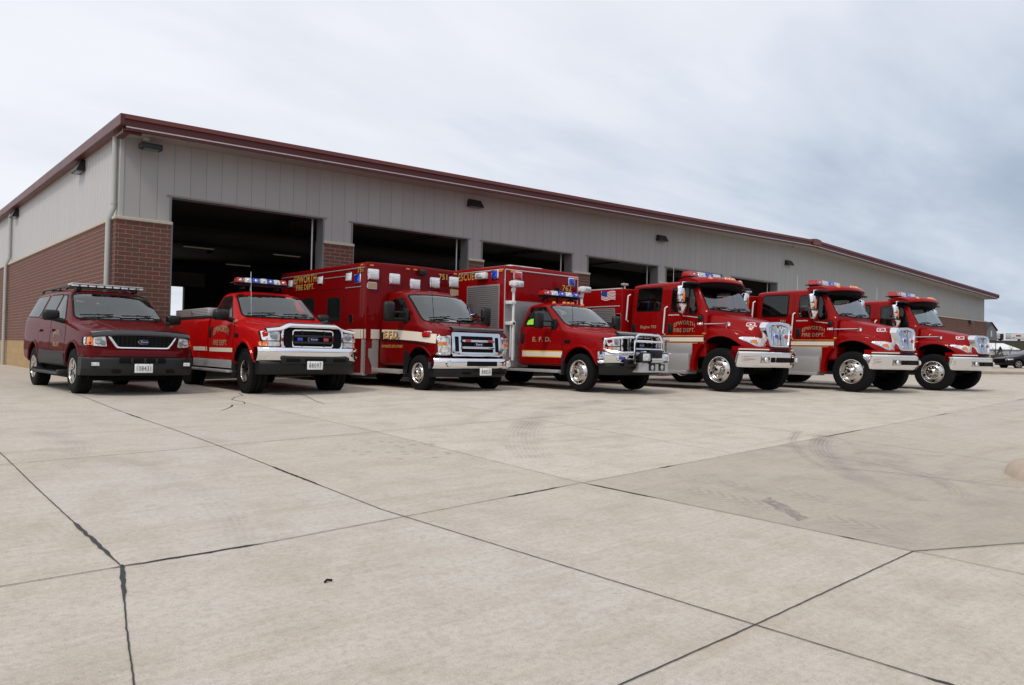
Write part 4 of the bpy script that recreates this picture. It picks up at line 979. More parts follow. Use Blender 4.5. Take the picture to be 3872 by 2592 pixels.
    bm = B(); sweep_x(bm, lin(-1.0, 1.0, 31), lambda x: .0 + .26 * abs(x) ** 5, rpoly([(.03, .615), (.15, .63), (.15, .865), (.04, .875), (-.035, .865), (-.06, .80), (-.05, .72), (-.005, .64)], .02))
    bp = obj('bumper', bm, M['chrome'], t, 40)
    bm = B(); sweep_x(bm, lin(-.96, .96, 25), lambda x: .02 + .26 * abs(x) ** 5, rpoly([(.08, .37), (.18, .37), (.18, .62), (.0, .615), (-.02, .56), (.03, .42)], .02)); va = obj('valance', bm, M['black'], bp, 40)
    bm = B(); box(bm, -.66, .70, -.068, .0, .56, .705, .03); vi = obj('valance_insert', bm, M['black'], bp)
    for x0, x1 in ((-.58, -.30), (.34, .62), (-.22, .22)): bm = B(); box(bm, x0, x1, -.073, -.03, .60, .675, .015); obj('valance_slot', bm, M['ink'], vi)
    bm = B(); box(bm, -.42, .42, .3, 3.0, .34, .56, .04); box(bm, -.85, .85, .86, 1.1, .34, .48, .04); obj('chassis', bm, M['dark'], t)
    return S

def rotor_bar(t, x0, x1, y, z, cols, w=.15, h=.105, d=.26, vee=0.0, gaps=False, name='light_bar'):
    bm = B(); prism(bm, rpoly([(y - d * .62, z - .012), (y + d * .62, z - .012), (y + d * .62, z + .004), (y - d * .62, z + .006)], .004), 'x', x0 - .05, x1 + .05)
    box(bm, x0, x1, y - d * .3, y + d * .3, z - .05, z - .01, .01)
    for s in (x0 + .18, x1 - .18): tube(bm, [(s, y - .05, z - .13), (s, y + .0, z - .03)], .03, 6); tube(bm, [(s, y + .14, z - .13), (s, y + .05, z - .03)], .03, 6)
    lb = obj(name, bm, M['black'], t); n = len(cols); pitch = (x1 - x0) / n
    for i, c in enumerate(cols):
        xc = x0 + pitch * (i + .5); hw = min(w / 2, pitch / 2 - .004); dy = -vee * (1 - abs(2 * (i + .5) / n - 1))
        beacon(lb, xc - hw, xc + hw, y - d / 2 + dy, y + d / 2 + dy, z + .004, z + .004 + h, M[c])
    return lb

def make_pickup(loc, rz):
    t = thing('pickup_truck', 'bright red pickup truck between the maroon suv and the ambulance', 'pickup truck', loc, rz)
    P = M['red']; S = heavy_cab(t, P)
    # cargo bed
    def pb(w=0.0, zt=1.44): return [(0, .56), (.84, .56), (.95 - w, .60, .04), (.985 - w, .90, .1), (.965 - w, 1.30, .06), (.955 - w, zt - .03, .02), (.93 - w, zt, .02), (.5, zt), (0, zt)]
    bed, SB = loft('cargo_bed', [(3.10, pb(.02)), (3.13, pb()), (4.45, pb()), (5.60, pb()), (5.66, pb(.03))], P, t, 0)
    cut_arches(bed, [(4.46, .46, .52)])
    for s in 'RL':
        sg = -1 if s == 'R' else 1
        bm = B(); arch_lip(SB, bm, 4.46, .46, .54, -4, 184, s, .035); obj('bed_flare', bm, P, t)
        S.panel('stripe', rect(1.52, 3.02, .755, .835), s, M['cream'], t, .012, .01, .2); SB.panel('stripe', rect(3.11, 3.93, .765, .85), s, M['cream'], t, .010, .01, .2)
        bm = B(); box(bm, *sorted((sg * .93, sg * .995)), 1.56, 3.9, .44, .60, .01); obj('rocker_panel', bm, M['tread'], t)
        bm = B(); box(bm, *sorted((sg * .90, sg * 1.10)), 1.50, 4.05, .36, .405, .012); obj('running_board', bm, M['alu'], t)
        bm = B(); box(bm, *sorted((sg * .80, sg * 1.0)), 1.50, 1.54, .26, .74, .012); obj('mud_flap', bm, M['grey'], t)
        mx0 = -1.17 if sg < 0 else 1.08; m = mirror_head(t, mx0 - .15, mx0 + .15, 1.66 if sg < 0 else 1.9, 1.37, 1.585, M['black'], .19, .07)
        bm = B(); tube(bm, [(sg * .93, 1.74, 1.38), (sg * 1.08, 1.68, 1.42)], .05, 8); obj('mirror_arm', bm, M['black'], m)
        # ribbed aluminium box along the bed rail
        bm = B(); box(bm, *sorted((sg * .62, sg * .90)), 3.28, 5.55, 1.50, 1.68, .012)
        for k in range(5): box(bm, *sorted((sg * .89, sg * .915)), 3.30, 5.53, 1.512 + k * .034, 1.532 + k * .034, .004)
        tb = obj('tool_box', bm, M['alu'], t)
        bm = B(); box(bm, *sorted((sg * .60, sg * .90)), 3.25, 5.58, 1.435, 1.50, .01); obj('box_sill', bm, M['black'], tb)
        bm = B(); box(bm, *sorted((sg * .915, sg * .935)), 4.2, 4.3, 1.55, 1.63, .008); obj('latch', bm, M['steel'], tb)
        lettering(S, 'door_lettering', 'EPWORTH', s, 2.22, 1.085, .88, .13, M['tan'], t, .075, None, .014, .015)
        lettering(S, 'door_lettering', 'FIRE DEPT.', s, 2.22, .885, .82, .105, M['tan'], t, 0, None, .014, .012)
    lettering(S, 'fender_lettering', 'Br 766', 'R', 1.62, 1.335, .24, .055, M['tan'], t, 0, None, .014, .02)
    # chrome deflector along the hood's lip
    bm = B(); zf = lambda x: (0.0 if abs(x) < .46 else -.075 * min(1, (abs(x) - .46) / .16)) - .03 * max(0, abs(x) - .62) / .25
    sweep_x(bm, [-.88, -.80, -.72, -.64, -.60, -.55, -.50, -.45, -.3, 0, .3, .45, .50, .55, .60, .64, .72, .80, .88], lambda x: .055 + .14 * abs(x) ** 4, rpoly([(-.04, 1.25), (.02, 1.26), (.10, 1.315), (.08, 1.335), (-.01, 1.305), (-.05, 1.275)], .01), zf=zf)
    obj('hood_deflector', bm, M['chrome'], t, 50)
    for x, k in ((-.28, 'bluelens'), (.24, 'redlens')):
        bm = B(); box(bm, x - .05, x + .05, .012, .05, .995, 1.055, .012); obj('grille_strobe', bm, M[k], t)
    licence(t, -.02, -.085, .545, '88097')
    rotor_bar(t, -.66, .42, 2.42, 2.185, ['redlens', 'clearlens', 'bluelens', 'clearlens', 'bluelens', 'clearlens', 'redlens'], .15, .10, .22, .10)
    bm = B(); tube(bm, [(-.60, 1.62, 1.46), (-.585, 1.72, 2.36)], [.006, .003], 5); obj('antenna', bm, M['steel'], t)
    bm = B(); tube(bm, [(-.30, 2.5, 2.03), (-.30, 2.5, 2.10)], .012, 6); tube(bm, [(-.30, 2.5, 2.10), (-.30, 2.5, 2.44)], .004, 5); obj('antenna', bm, M['steel'], t)
    bm = B(); box(bm, -.42, .42, 3.0, 5.5, .40, .58, .04); box(bm, -.8, .8, 4.36, 4.56, .3, .46, .05); obj('bed_frame', bm, M['dark'], t)
    for y in (.97, 4.45):
        for s in (-1, 1): put_wheel('pickup', t, .945, y, s)
    return t
def body_box(name, t, P, hw, y0, y1, z0, z1, arch=None, bev=.05):
    def pb(i): return [(0, z0), (hw - .2, z0), (hw - i, z0, .02), (hw - i, (z0 + z1) / 2), (hw - i, z1 - i * .8, bev), (hw * .5, z1 - i * .8 + .012), (0, z1 - i * .8 + .02)]
    o, S = loft(name, [(y0, pb(bev * .6)), (y0 + bev * .25, pb(bev * .18)), (y0 + bev * .8, pb(0)), ((y0 + y1) / 2, pb(0)), (y1 - bev, pb(0)), (y1, pb(bev * .6))], P, t, 0, 50)
    if arch: cut_arches(o, [arch], .7, 50)
    return o, S

def make_ambulance(loc, rz):
    t = thing('ambulance', 'deep red box ambulance with broad cream stripe and white lamps above its cab', 'ambulance', loc, rz)
    P = M['deepred']
    st = [(.10, prof_car(.76, .84, .92, .88, 1.10, .87, 1.225, .74, 1.245)), (.18, prof_car(.74, .93, .92, .95, 1.15, .93, 1.29, .79, 1.315)),
          (.40, prof_car(.72, .97, .92, .985, 1.24, .96, 1.35, .83, 1.375)), (.5, prof_car(.54, .97, .9, .985, 1.25, .96, 1.36, .83, 1.39)), (.82, prof_car(.48, .975, .9, .985, 1.33, .955, 1.42, .835, 1.455)),
          (.92, prof_car(.48, .975, .9, .985, 1.36, .955, 1.48, .82, 1.52)), (1.62, prof_car(.48, .975, .9, .985, 1.42, .955, 2.05, .745, 2.11)),
          (1.84, prof_car(.48, .975, .9, .985, 1.43, .955, 2.13, .73, 2.20)), (2.3, prof_car(.48, .975, .9, .985, 1.43, .955, 2.15, .73, 2.225)), (2.52, prof_car(.48, .97, .9, .98, 1.43, .95, 2.15, .73, 2.225))]
    cab, S = loft('cab', st, P, t, 1)
    cut_arches(cab, [(.79, .42, .49)])
    WS = rpoly([(-.80, 1.475), (0, 1.455, .5), (.80, 1.475), (.70, 2.03), (0, 2.065, .5), (-.70, 2.03)], .06); W1 = rpoly([(1.24, 1.475), (2.20, 1.50), (2.12, 1.96), (1.74, 1.97)], .05)
    hollow(cab, st, .90, 2.35, .92, (WS, .2, 1.8), [W1])
    cabin(t, [(1.62, 1.22, (-.45, .45))], (-.80, .80, 1.10, 1.42, 1.0, 1.40), (.45, 1.58, 1.38, .20))
    bx, SB = body_box('rescue_box', t, P, 1.29, 2.48, 6.9, .28, 2.79, (4.79, .42, .5))
    for s in 'RL':
        sg = -1 if s == 'R' else 1
        d = S.panel('door', rpoly([(1.30, .60), (1.42, .48), (2.22, .46), (2.34, .9), (2.36, 1.475), (1.12, 1.445), (1.20, 1.0)], .05), s, P, t, .004, .01, .2, (.010, M['ink']))
        S.panel('window', W1, s, M['sideclear'], d, .010, .012, .2, (.016, M['ink']))
        bm = B(); c = S.hit(s, 2.24, 1.15, .014)[0]; box(bm, c.x - .02, c.x + .02, 2.20, 2.29, 1.07, 1.23, .018); obj('handle', bm, M['black'], d)
        S.panel('stripe', [(.24, 1.17), (.24, .985), (.9, 1.035), (1.6, 1.065), (2.47, 1.075), (2.47, 1.285), (1.6, 1.265), (.9, 1.225)], s, M['cream'], t, .013, .012, .2)
        S.panel('pin_stripe', [(.45, .955), (.45, .93), (.9, .98), (1.6, 1.01), (2.47, 1.02), (2.47, 1.05), (1.6, 1.04), (.9, 1.01)], s, M['ink'], t, .012, .01, .2)
        SB.panel('stripe', rect(2.50, 6.88, 1.075, 1.285), s, M['cream'], t, .006, .01, .5)
        lettering(S, 'door_lettering', 'E.F.D.', s, 1.86, 1.085, .62, .165, M['gold'], t, 0, M['ink'], .024, .03, .95)
        lettering(S, 'door_lettering', 'ADVANCED LIFE SUPPORT', s, 1.82, .885, .86, .060, M['gold'], t, 0, None, .014, .015)
        S.panel('corner_strobe', rect(.40, .66, 1.125, 1.215, .03), s, M['redlens'], t, .045, .06, .2, (.016, M['chrome']))
        bm = B(); arch_lip(S, bm, .79, .42, .505, 0, 165, s, .022); obj('fender_flare', bm, P, t)
        bm = B(); prism(bm, [(1.22, .34), (1.36, .34), (1.34, .78), (1.24, .86), (1.12, .62)], 'x', *sorted((sg * .93, sg * 1.0))); obj('mud_flap', bm, M['black'], t)
        bm = B(); box(bm, *sorted((sg * .70, sg * 1.10)), 1.36, 2.50, .33, .42, .015); obj('running_board', bm, M['tread'], t)
        # twin-arm mirrors
        m = mirror_head(t, sg * 1.32 - .13, sg * 1.32 + .13, 1.42, 1.43, 1.86, M['black'], .14, .06)
        bm = B()
        for z in (1.50, 1.64): tube(bm, [(sg * .92, 1.36, z), (sg * 1.24, 1.40, z)], .022, 6)
        box(bm, *sorted((sg * .88, sg * .98)), 1.30, 1.46, 1.42, 1.72, .03); obj('mirror_arm', bm, M['black'], m)
        # box side
        def y(v): return v
        lettering(SB, 'box_lettering', 'EPWORTH', s, 5.46, 2.475, 1.22, .20, M['gold'], t, 0, M['ink'], .012, .018)
        lettering(SB, 'box_lettering', 'FIRE DEPT.', s, 5.46, 2.30, 1.0, .135, M['gold'], t, 0, M['ink'], .012, .015)
        lettering(SB, 'unit_number', '751', s, 2.72, 2.565, .25, .12, M['gold'], t, 0, M['ink'], .012, .02)
        for yy in (6.28, 4.65, 3.25): fixture(SB, 'scene_light', s, yy, 2.49, .27, .22, M['whitelens'], t)
        fixture(SB, 'strobe', s, 2.84, 2.43, .28, .22, M['bluelens'], t)
        for a, b in ((3.66, 4.24), (4.98, 5.56)): SB.panel('window', rect(a, b, 1.50, 2.02 if a < 4 else 2.05, .10), s, M['tint'], t, .006, .01, .3, (.030, M['black']))
        gap_lines(SB, t, [[(4.42, .40), (4.42, 2.24), (3.50, 2.24), (3.50, .40)], [(3.38, .40), (3.38, 2.22), (2.66, 2.22), (2.66, .40)], [(5.75, .75), (5.75, 2.24), (4.5, 2.24)]], s, .006)
        bm = B()
        for l in ([(2.54, 2.665), (6.86, 2.665)], [(3.42, 2.515), (4.42, 2.515)], [(2.68, 2.24), (3.38, 2.24)]): SB.line(bm, l, s, .012, .006)
        obj('drip_rail', bm, M['alu'], t)
        for yy in (3.13, 4.30): h = SB.panel('door_latch', rect(yy - .08, yy + .08, 1.44, 1.60, .02), s, M['ink'], t, .012, .02, 1, (.014, M['chrome']))
        SB.panel('side_marker', rect(2.60, 2.70, 2.71, 2.745, .01), s, M['amber'], t, .02, .03, 1)
        SB.panel('kick_plate', rect(2.51, 2.62, .30, 1.055), s, M['tread'], t, .006, .01, .5)
        bm = B(); box(bm, *sorted((sg * 1.20, sg * 1.315)), 2.50, 4.2, .255, .30, .01); obj('skirt_rail', bm, M['alu'], t)
    # box front
    for s in (-1, 1):
        SB.panel('stripe', rect(*sorted((s * .92, s * 1.275)), 1.075, 1.285), 'F', M['cream'], t, .006, .01, .5)
        SB.panel('kick_plate', rect(*sorted((s * .94, s * 1.28)), .30, 1.055), 'F', M['tread'], t, .006, .01, .5)
        SB.panel('intersection_light', rect(*sorted((s * 1.14 - .11, s * 1.14 + .11)), 2.20, 2.33, .02), 'F', M['tan'], t, .03, .04, 1, (.012, M['chrome']))
    for x, z in ((-1.12, 2.51), (-.56, 2.45), (0, 2.37), (.56, 2.45), (1.12, 2.51)): fixture(SB, 'warning_light', 'F', x, z, .29, .25, M['whitelens'], t, .05)
    for x in (-1.16, -.20, 0, .20, 1.16): SB.panel('marker_light', rect(x - .045, x + .045, 2.70, 2.735, .01), 'F', M['amber'], t, .02, .03, 1)
    bm = B(); box(bm, .08, .26, 2.36, 2.50, 2.60, 2.72, .02); obj('camera_box', bm, M['black'], t)
    lettering(SB, 'unit_number', '751', 'F', .80, 2.55, .25, .13, M['gold'], t, 0, M['ink'], .012, .02)
    # cab face
    S.panel('windshield', WS, 'F', M['clear'], t, .008, .02, .15, (.030, M['ink']))
    wipers(S, t, [((-.66, 1.505), (-.10, 1.56), (.02, 1.445)), ((.08, 1.52), (.62, 1.54), (.72, 1.44))])
    bm = B(); c = S.hit('F', -.62, 1.44, .01)[0]; tube(bm, [c, c + Vector((.01, .16, .95))], [.007, .003], 5); obj('antenna', bm, M['ink'], t)
    g = S.panel('grille', rect(-.645, .645, .755, 1.225, .05), 'F', M['chrome'], t, .03, .05, .2)
    mo = S.panel('grille_mouth', rect(-.42, .42, .82, 1.155, .02), 'F', M['ink'], g, .034, .02, .3)
    for s in (-1, 1): S.panel('grille_slot', rect(*sorted((s * .485, s * .575)), .83, 1.14, .02), 'F', M['ink'], g, .034, .02, .3)
    for o_ in [g] + list(g.children):
        for v in o_.data.vertices: v.co.y += .11 * (v.co.z - .755) - .03
    bm = B()
    for z in (.915, 1.055): box(bm, -.42, .42, .01, .05, z - .024, z + .024, .012)
    obj('grille_bars', bm, M['chrome'], g)
    emblem(S, 0, .985, .125, .072, t, .085)
    for x in (-.30, .30):
        bm = B(); box(bm, x - .07, x + .07, -.01, .03, 1.035, 1.085, .012); obj('grille_strobe', bm, M['redlens'], t)
    for s in (-1, 1):
        h = S.panel('headlight', rpoly([(s * .67, .745), (s * .905, .76), (s * .925, 1.13), (s * .67, 1.145)], .03), 'F', M['lens'], t, .014, .03, .1, (.010, M['chrome']), 60)
        S.panel('turn_signal', rect(*sorted((s * .76, s * .915)), .955, 1.02, .01), 'F', M['amber'], h, .018, .03, .1)
        for z in (.86, 1.06): S.panel('reflector', rect(*sorted((s * .69, s * .89)), z - .05, z + .05, .03), 'F', M['steel'], h, .017, .01, 1, (.006, M['chrome']))
    yb = lambda x: .0 + .28 * abs(x / 1.03) ** 5
    bm = B(); sweep_x(bm, lin(-1.02, 1.02, 31), yb, rpoly([(.04, .47), (.12, .48), (.12, .69), (.04, .70), (-.06, .69), (-.085, .62), (-.075, .53), (-.02, .475)], .02)); bp = obj('bumper', bm, M['chrome'], t, 40)
    bm = B(); sweep_x(bm, lin(-.97, .97, 25), lambda x: .03 + .28 * abs(x) ** 5, rpoly([(.06, .30), (.16, .30), (.16, .475), (-.02, .475), (-.03, .42), (.02, .33)], .02)); va = obj('valance', bm, M['black'], bp, 40)
    bm = B(); box(bm, -.38, .42, -.092, -.04, .535, .635, .015); obj('bumper_slot', bm, M['ink'], bp)
    bm = B()
    for x in (-.3, .42, .62): box(bm, x - .10, x + .10, -.01, .04, .36, .41, .01)
    obj('valance_slot', bm, M['ink'], va)
    for s in (-1, 1):
        bm = B(); lathe(bm, [(.072, .03), (.070, -.03), (.058, -.036), (.055, -.02)], (s * .78, yb(.78) - .075, .585), 'y', 20); fg = obj('fog_lamp', bm, M['chrome'], bp, 50)
        bm = B(); lathe(bm, [(.055, -.018), (.03, -.03), (0, -.034)], (s * .78, yb(.78) - .075, .585), 'y', 16); obj('fog_lens', bm, M['lens'], fg, 60)
    bm = B(); sweep_x(bm, lin(-.68, .68, 17), lambda x: .06 + .10 * abs(x) ** 3, rpoly([(-.05, 1.255), (.0, 1.25), (.07, 1.325), (.05, 1.345), (-.03, 1.325), (-.07, 1.29)], .01)); obj('hood_shield', bm, M['smoke'], t, 50)
    licence(t, .10, -.10, .42, '88850')
    bm = B(); box(bm, -.45, .45, .4, 6.5, .32, .6, .04); box(bm, -.9, .9, 4.6, 4.95, .3, .5, .05); obj('chassis', bm, M['dark'], t)
    for s in (-1, 1): put_wheel('van', t, 1.0, .78, s); put_wheel('van', t, 1.06, 4.79, s, dual=True)
    return t

def flood(parent_t, x, y, z, w=.40, h=.17, name='flood_light', ry=0.0):
    bm = B(); box(bm, x - w / 2, x + w / 2, y - .10, y + .08, z - h / 2, z + h / 2, .03)
    for s in (-1, 1): box(bm, x + s * (w / 2 + .02) - .025, x + s * (w / 2 + .02) + .025, y - .03, y + .05, z - .05, z + .05, .01)
    o = obj(name, bm, M['white'], parent_t)
    bm = B(); box(bm, x - w * .40, x + w * .40, y - .112, y - .09, z - h * .34, z + h * .34, .01); obj('flood_lens', bm, M['lens'], o, 60)
    return o

def make_rescue(loc, rz):
    t = thing('rescue_truck', 'red rescue truck with tubular grille guard, roll up shutter and pole mounted flood lights', 'rescue truck', loc, rz)
    P = M['rescuered']; S = heavy_cab(t, P)
    bx, SB = body_box('rescue_body', t, P, 1.27, 3.24, 7.6, .44, 2.90, (5.0, .46, .55), .06)
    for s in 'RL':
        sg = -1 if s == 'R' else 1
        S.panel('stripe', rect(1.50, 3.03, .735, .845), s, M['cream'], t, .012, .01, .2)
        for a, b in ((.845, .868), (.712, .735)): S.panel('stripe_edging', rect(1.50, 3.03, a, b), s, M['yellow'], t, .013, .01, .2)
        lettering(S, 'door_lettering', 'E. F. D.', s, 2.20, 1.075, .62, .105, M['tan'], t, 0, None, .014, .02)
        S.panel('vest', rpoly([(2.52, 1.47), (2.80, 1.47), (2.78, 1.58), (2.62, 1.62), (2.53, 1.56)], .04), s, M['vest'], t, .0125, .002, .2)
        bm = B(); box(bm, *sorted((sg * .70, sg * 1.12)), 1.50, 3.26, .37, .435, .012); obj('running_board', bm, M['tread'], t)
        bm = B(); box(bm, *sorted((sg * .82, sg * 1.03)), 1.46, 1.50, .34, .78, .012); obj('mud_flap', bm, M['grey'], t)
        m = mirror_head(t, sg * 1.32 - .13, sg * 1.32 + .13, 1.92, 1.36, 1.76, M['black'], .14, .06)
        bm = B()
        for z in (1.42, 1.54): tube(bm, [(sg * .92, 1.84, z), (sg * 1.24, 1.90, z)], .022, 6)
        box(bm, *sorted((sg * .88, sg * .97)), 1.76, 1.92, 1.34, 1.60, .03); obj('mirror_arm', bm, M['black'], m)
        lettering(SB, 'box_lettering', 'RESCUE', s, 4.80, 2.61, .80, .185, M['gold'], t, 0, M['ink'], .012, .018)
        sh = SB.panel('roll_up_shutter', rect(3.44, 4.66, .62, 2.42), s, M['shutter'], t, .008, .02, .6, (.035, M['alu']))
        SB.panel('roll_up_shutter', rect(5.6, 7.2, .95, 2.42), s, M['shutter'], t, .008, .02, .6, (.035, M['alu']))
        fixture(SB, 'strobe', s, 3.58, 2.685, .27, .23, M['bluelens'], t, .05)
        SB.panel('side_marker', rect(3.30, 3.42, 2.74, 2.79, .01), s, M['amber'], t, .03, .04, 1)
        bm = B(); p = SB.hit(s, 4.04, 2.68, .07)[0]; box(bm, p.x - .06, p.x + .07, 3.84, 4.24, 2.60, 2.76, .03); fl = obj('scene_light', bm, M['white'], t)
        bm = B(); box(bm, *sorted((p.x + sg * .05, p.x + sg * .085)), 3.92, 4.16, 2.63, 2.73, .015); obj('scene_lens', bm, M['lens'], fl, 60)
        bm = B(); SB.line(bm, [(3.28, 2.80), (7.56, 2.80)], s, .016, .004); SB.line(bm, [(3.245, .5), (3.245, 2.80)], s, .014, .004); obj('corner_trim', bm, M['alu'], t)
    bm = B(); SB.line(bm, [(-1.24, 2.80), (1.24, 2.80)], 'F', .016, .004); SB.line(bm, [(1.25, .5), (1.25, 2.80)], 'F', .014, .004); obj('front_trim', bm, M['alu'], t)
    SB.panel('tread_plate', rect(-1.24, 1.24, .46, 2.06), 'F', M['tread'], t, .008, .01, .6)
    fixture(SB, 'strobe', 'F', -.86, 2.665, .28, .22, M['redlens'], t, .05); fixture(SB, 'strobe', 'F', 1.0, 2.66, .24, .22, M['bluelens'], t, .05)
    for x in (-1.02, 1.14): SB.panel('marker_light', rect(x - .07, x + .07, 2.735, 2.785, .01), 'F', M['amber'], t, .03, .04, 1)
    lettering(SB, 'unit_number', '762', 'F', .84, 2.42, .34, .145, M['gold'], t, 0, M['ink'], .012, .02)
    for s in (-1, 1):
        x = -1.14 if s < 0 else 1.20
        m_ = flood(t, x + .04, 2.98, 2.445 if s < 0 else 2.47, .31, .15)
        bm = B(); px = x + .02
        tube(bm, [(px, 3.06, .62), (px, 3.06, 2.30)], .034, 10); tube(bm, [(px, 3.06, 2.28), (px, 3.04, 2.40)], .050, 10)
        for z in (1.50, 2.0): box(bm, px - .10, px + .06, 3.02, 3.24, z - .04, z + .04, .012)
        tube(bm, [(px + .06, 3.08, .70), (px + .06, 3.08, 1.52)], .018, 8); tube(bm, [(px - .06, 3.08, .70), (px - .06, 3.08, 1.52)], .014, 8)
        box(bm, px - .05, px + .05, 3.02, 3.12, 1.44, 1.56, .015); box(bm, px - .04, px + .04, 3.03, 3.11, 2.26, 2.34, .01)
        obj('light_pole', bm, M['white'], t)
    bm = B(); box(bm, -.70, .42, 3.7, 4.9, 2.90, 2.995, .02); ac = obj('roof_unit', bm, M['white'], t)
    bm = B(); box(bm, -.62, -.32, 3.69, 3.75, 2.92, 2.98, .012); obj('roof_unit_vent', bm, M['grey'], ac)
    rotor_bar(t, -.60, .62, 2.66, 2.20, ['redlens', 'clearlens', 'bluelens', 'clearlens', 'bluelens'], .22, .115, .26, .0)
    bm = B(); lathe(bm, [(.06, 0), (.06, .06), (.055, .14), (.03, .16), (0, .165)], (.22, 2.95, 2.30), 'z', 16); tube(bm, [(.22, 2.95, 2.0), (.22, 2.95, 2.30)], .03, 8); obj('hazard_beacon', bm, M['ink'], t)
    for x in (-.48, -.14, .0, .14, .48):
        p = S.hit('T', x, 2.33, .0)[0]; bm = B(); lathe(bm, [(.05, 0), (.048, .03), (.03, .05), (0, .055)], p, 'z', 12); obj('cab_marker', bm, M['amber'], t)
    bm = B(); c = S.hit('F', -.62, 1.43, .01)[0]; tube(bm, [c, c + Vector((.03, .10, .80))], [.007, .003], 5); obj('antenna', bm, M['ink'], t)
    bm = B(); sweep_x(bm, lin(-.72, .72, 15), lambda x: .06 + .14 * abs(x) ** 4, rpoly([(-.05, 1.20), (.0, 1.19), (.10, 1.285), (.08, 1.31), (-.01, 1.28), (-.06, 1.24)], .01)); obj('hood_shield', bm, M['smoke'], t, 50)
    # tubular guard: centre hoop section and a wing round each headlight
    bm = B(); r = .028; yc = -.16
    ctr = rpoly([(-.46, .62), (-.46, 1.14), (-.36, 1.245), (.36, 1.245), (.46, 1.14), (.46, .62)], .07, 4, False)
    tube(bm, [(x, yc, z) for x, z in ctr], r, 8)
    for x in (-.46, .46): tube(bm, [(x, yc, .62), (x, yc, 1.18), (x, yc + .10, 1.20), (x, yc + .16, 1.0), (x, yc + .16, .62)], r * .8, 8)
    for z in (.93, 1.10): tube(bm, [(-.46, yc, z), (.46, yc, z)], r, 8)
    for s in (-1, 1):
        w = [(s * .48, yc + .02, 1.18), (s * .78, yc + .05, 1.17), (s * .93, .06, 1.15), (s * .99, .22, 1.12), (s * 1.0, .24, .93), (s * .95, .08, .865), (s * .80, yc + .04, .85), (s * .48, yc + .02, .86)]
        tube(bm, w, r, 8, closed=False); tube(bm, [(s * .62, yc + .03, 1.175), (s * .62, yc + .03, .855)], r * .8, 8)
    obj('grille_guard', bm, M['chrome'], t)
    bm = B(); box(bm, -.14, .30, -.30, -.02, .62, .86, .03); box(bm, -.02, .26, -.34, -.10, .80, .92, .03); w = obj('winch', bm, M['black'], t)
    bm = B(); lathe(bm, [(.06, -.20), (.06, .20)], (.08, -.30, .70), 'x', 16); obj('winch_drum', bm, M['steel'], w)
    for s in (-1, 1):
        bm = B(); box(bm, .08 + s * .32 - .14, .08 + s * .32 + .14, -.30, -.20, .66, .87, .03); lh = obj('drive_light', bm, M['black'], t)
        bm = B(); box(bm, .08 + s * .32 - .115, .08 + s * .32 + .115, -.312, -.29, .685, .845, .02); obj('drive_lens', bm, M['lens'], lh, 60)
    bm = B(); prism(bm, [(-.42, .44), (.55, .44), (.55, .645), (-.25, .645), (-.30, .52)], 'y', -.26, -.06); sp = obj('siren_housing', bm, M['alu'], t)
    for x in (0.0, .33):
        bm = B(); box(bm, x - .11, x + .11, -.268, -.23, .475, .62, .01); so = obj('siren_speaker', bm, M['grey'], sp)
        bm = B(); lathe(bm, [(.055, -.275), (.03, -.272), (.018, -.285), (0, -.29)], (x, 0, .545), 'y', 16); obj('speaker_cone', bm, M['steel'], so)
    for x in (-.70, .74):
        bm = B(); box(bm, x - .13, x + .13, -.02, .06, .68, .79, .03); bl = obj('bumper_strobe', bm, M['chrome'], t); bm = B(); box(bm, x - .105, x + .105, -.035, .03, .70, .77, .02); obj('strobe_lens', bm, M['bluelens'], bl)
    bm = B(); box(bm, -.45, .45, 3.0, 7.3, .42, .62, .04); box(bm, -.9, .9, 4.8, 5.2, .32, .52, .05); obj('frame_rails', bm, M['dark'], t)
    for s in (-1, 1): put_wheel('chassis', t, .985, .98, s); put_wheel('chassis', t, 1.06, 5.0, s, dual=True)
    return t

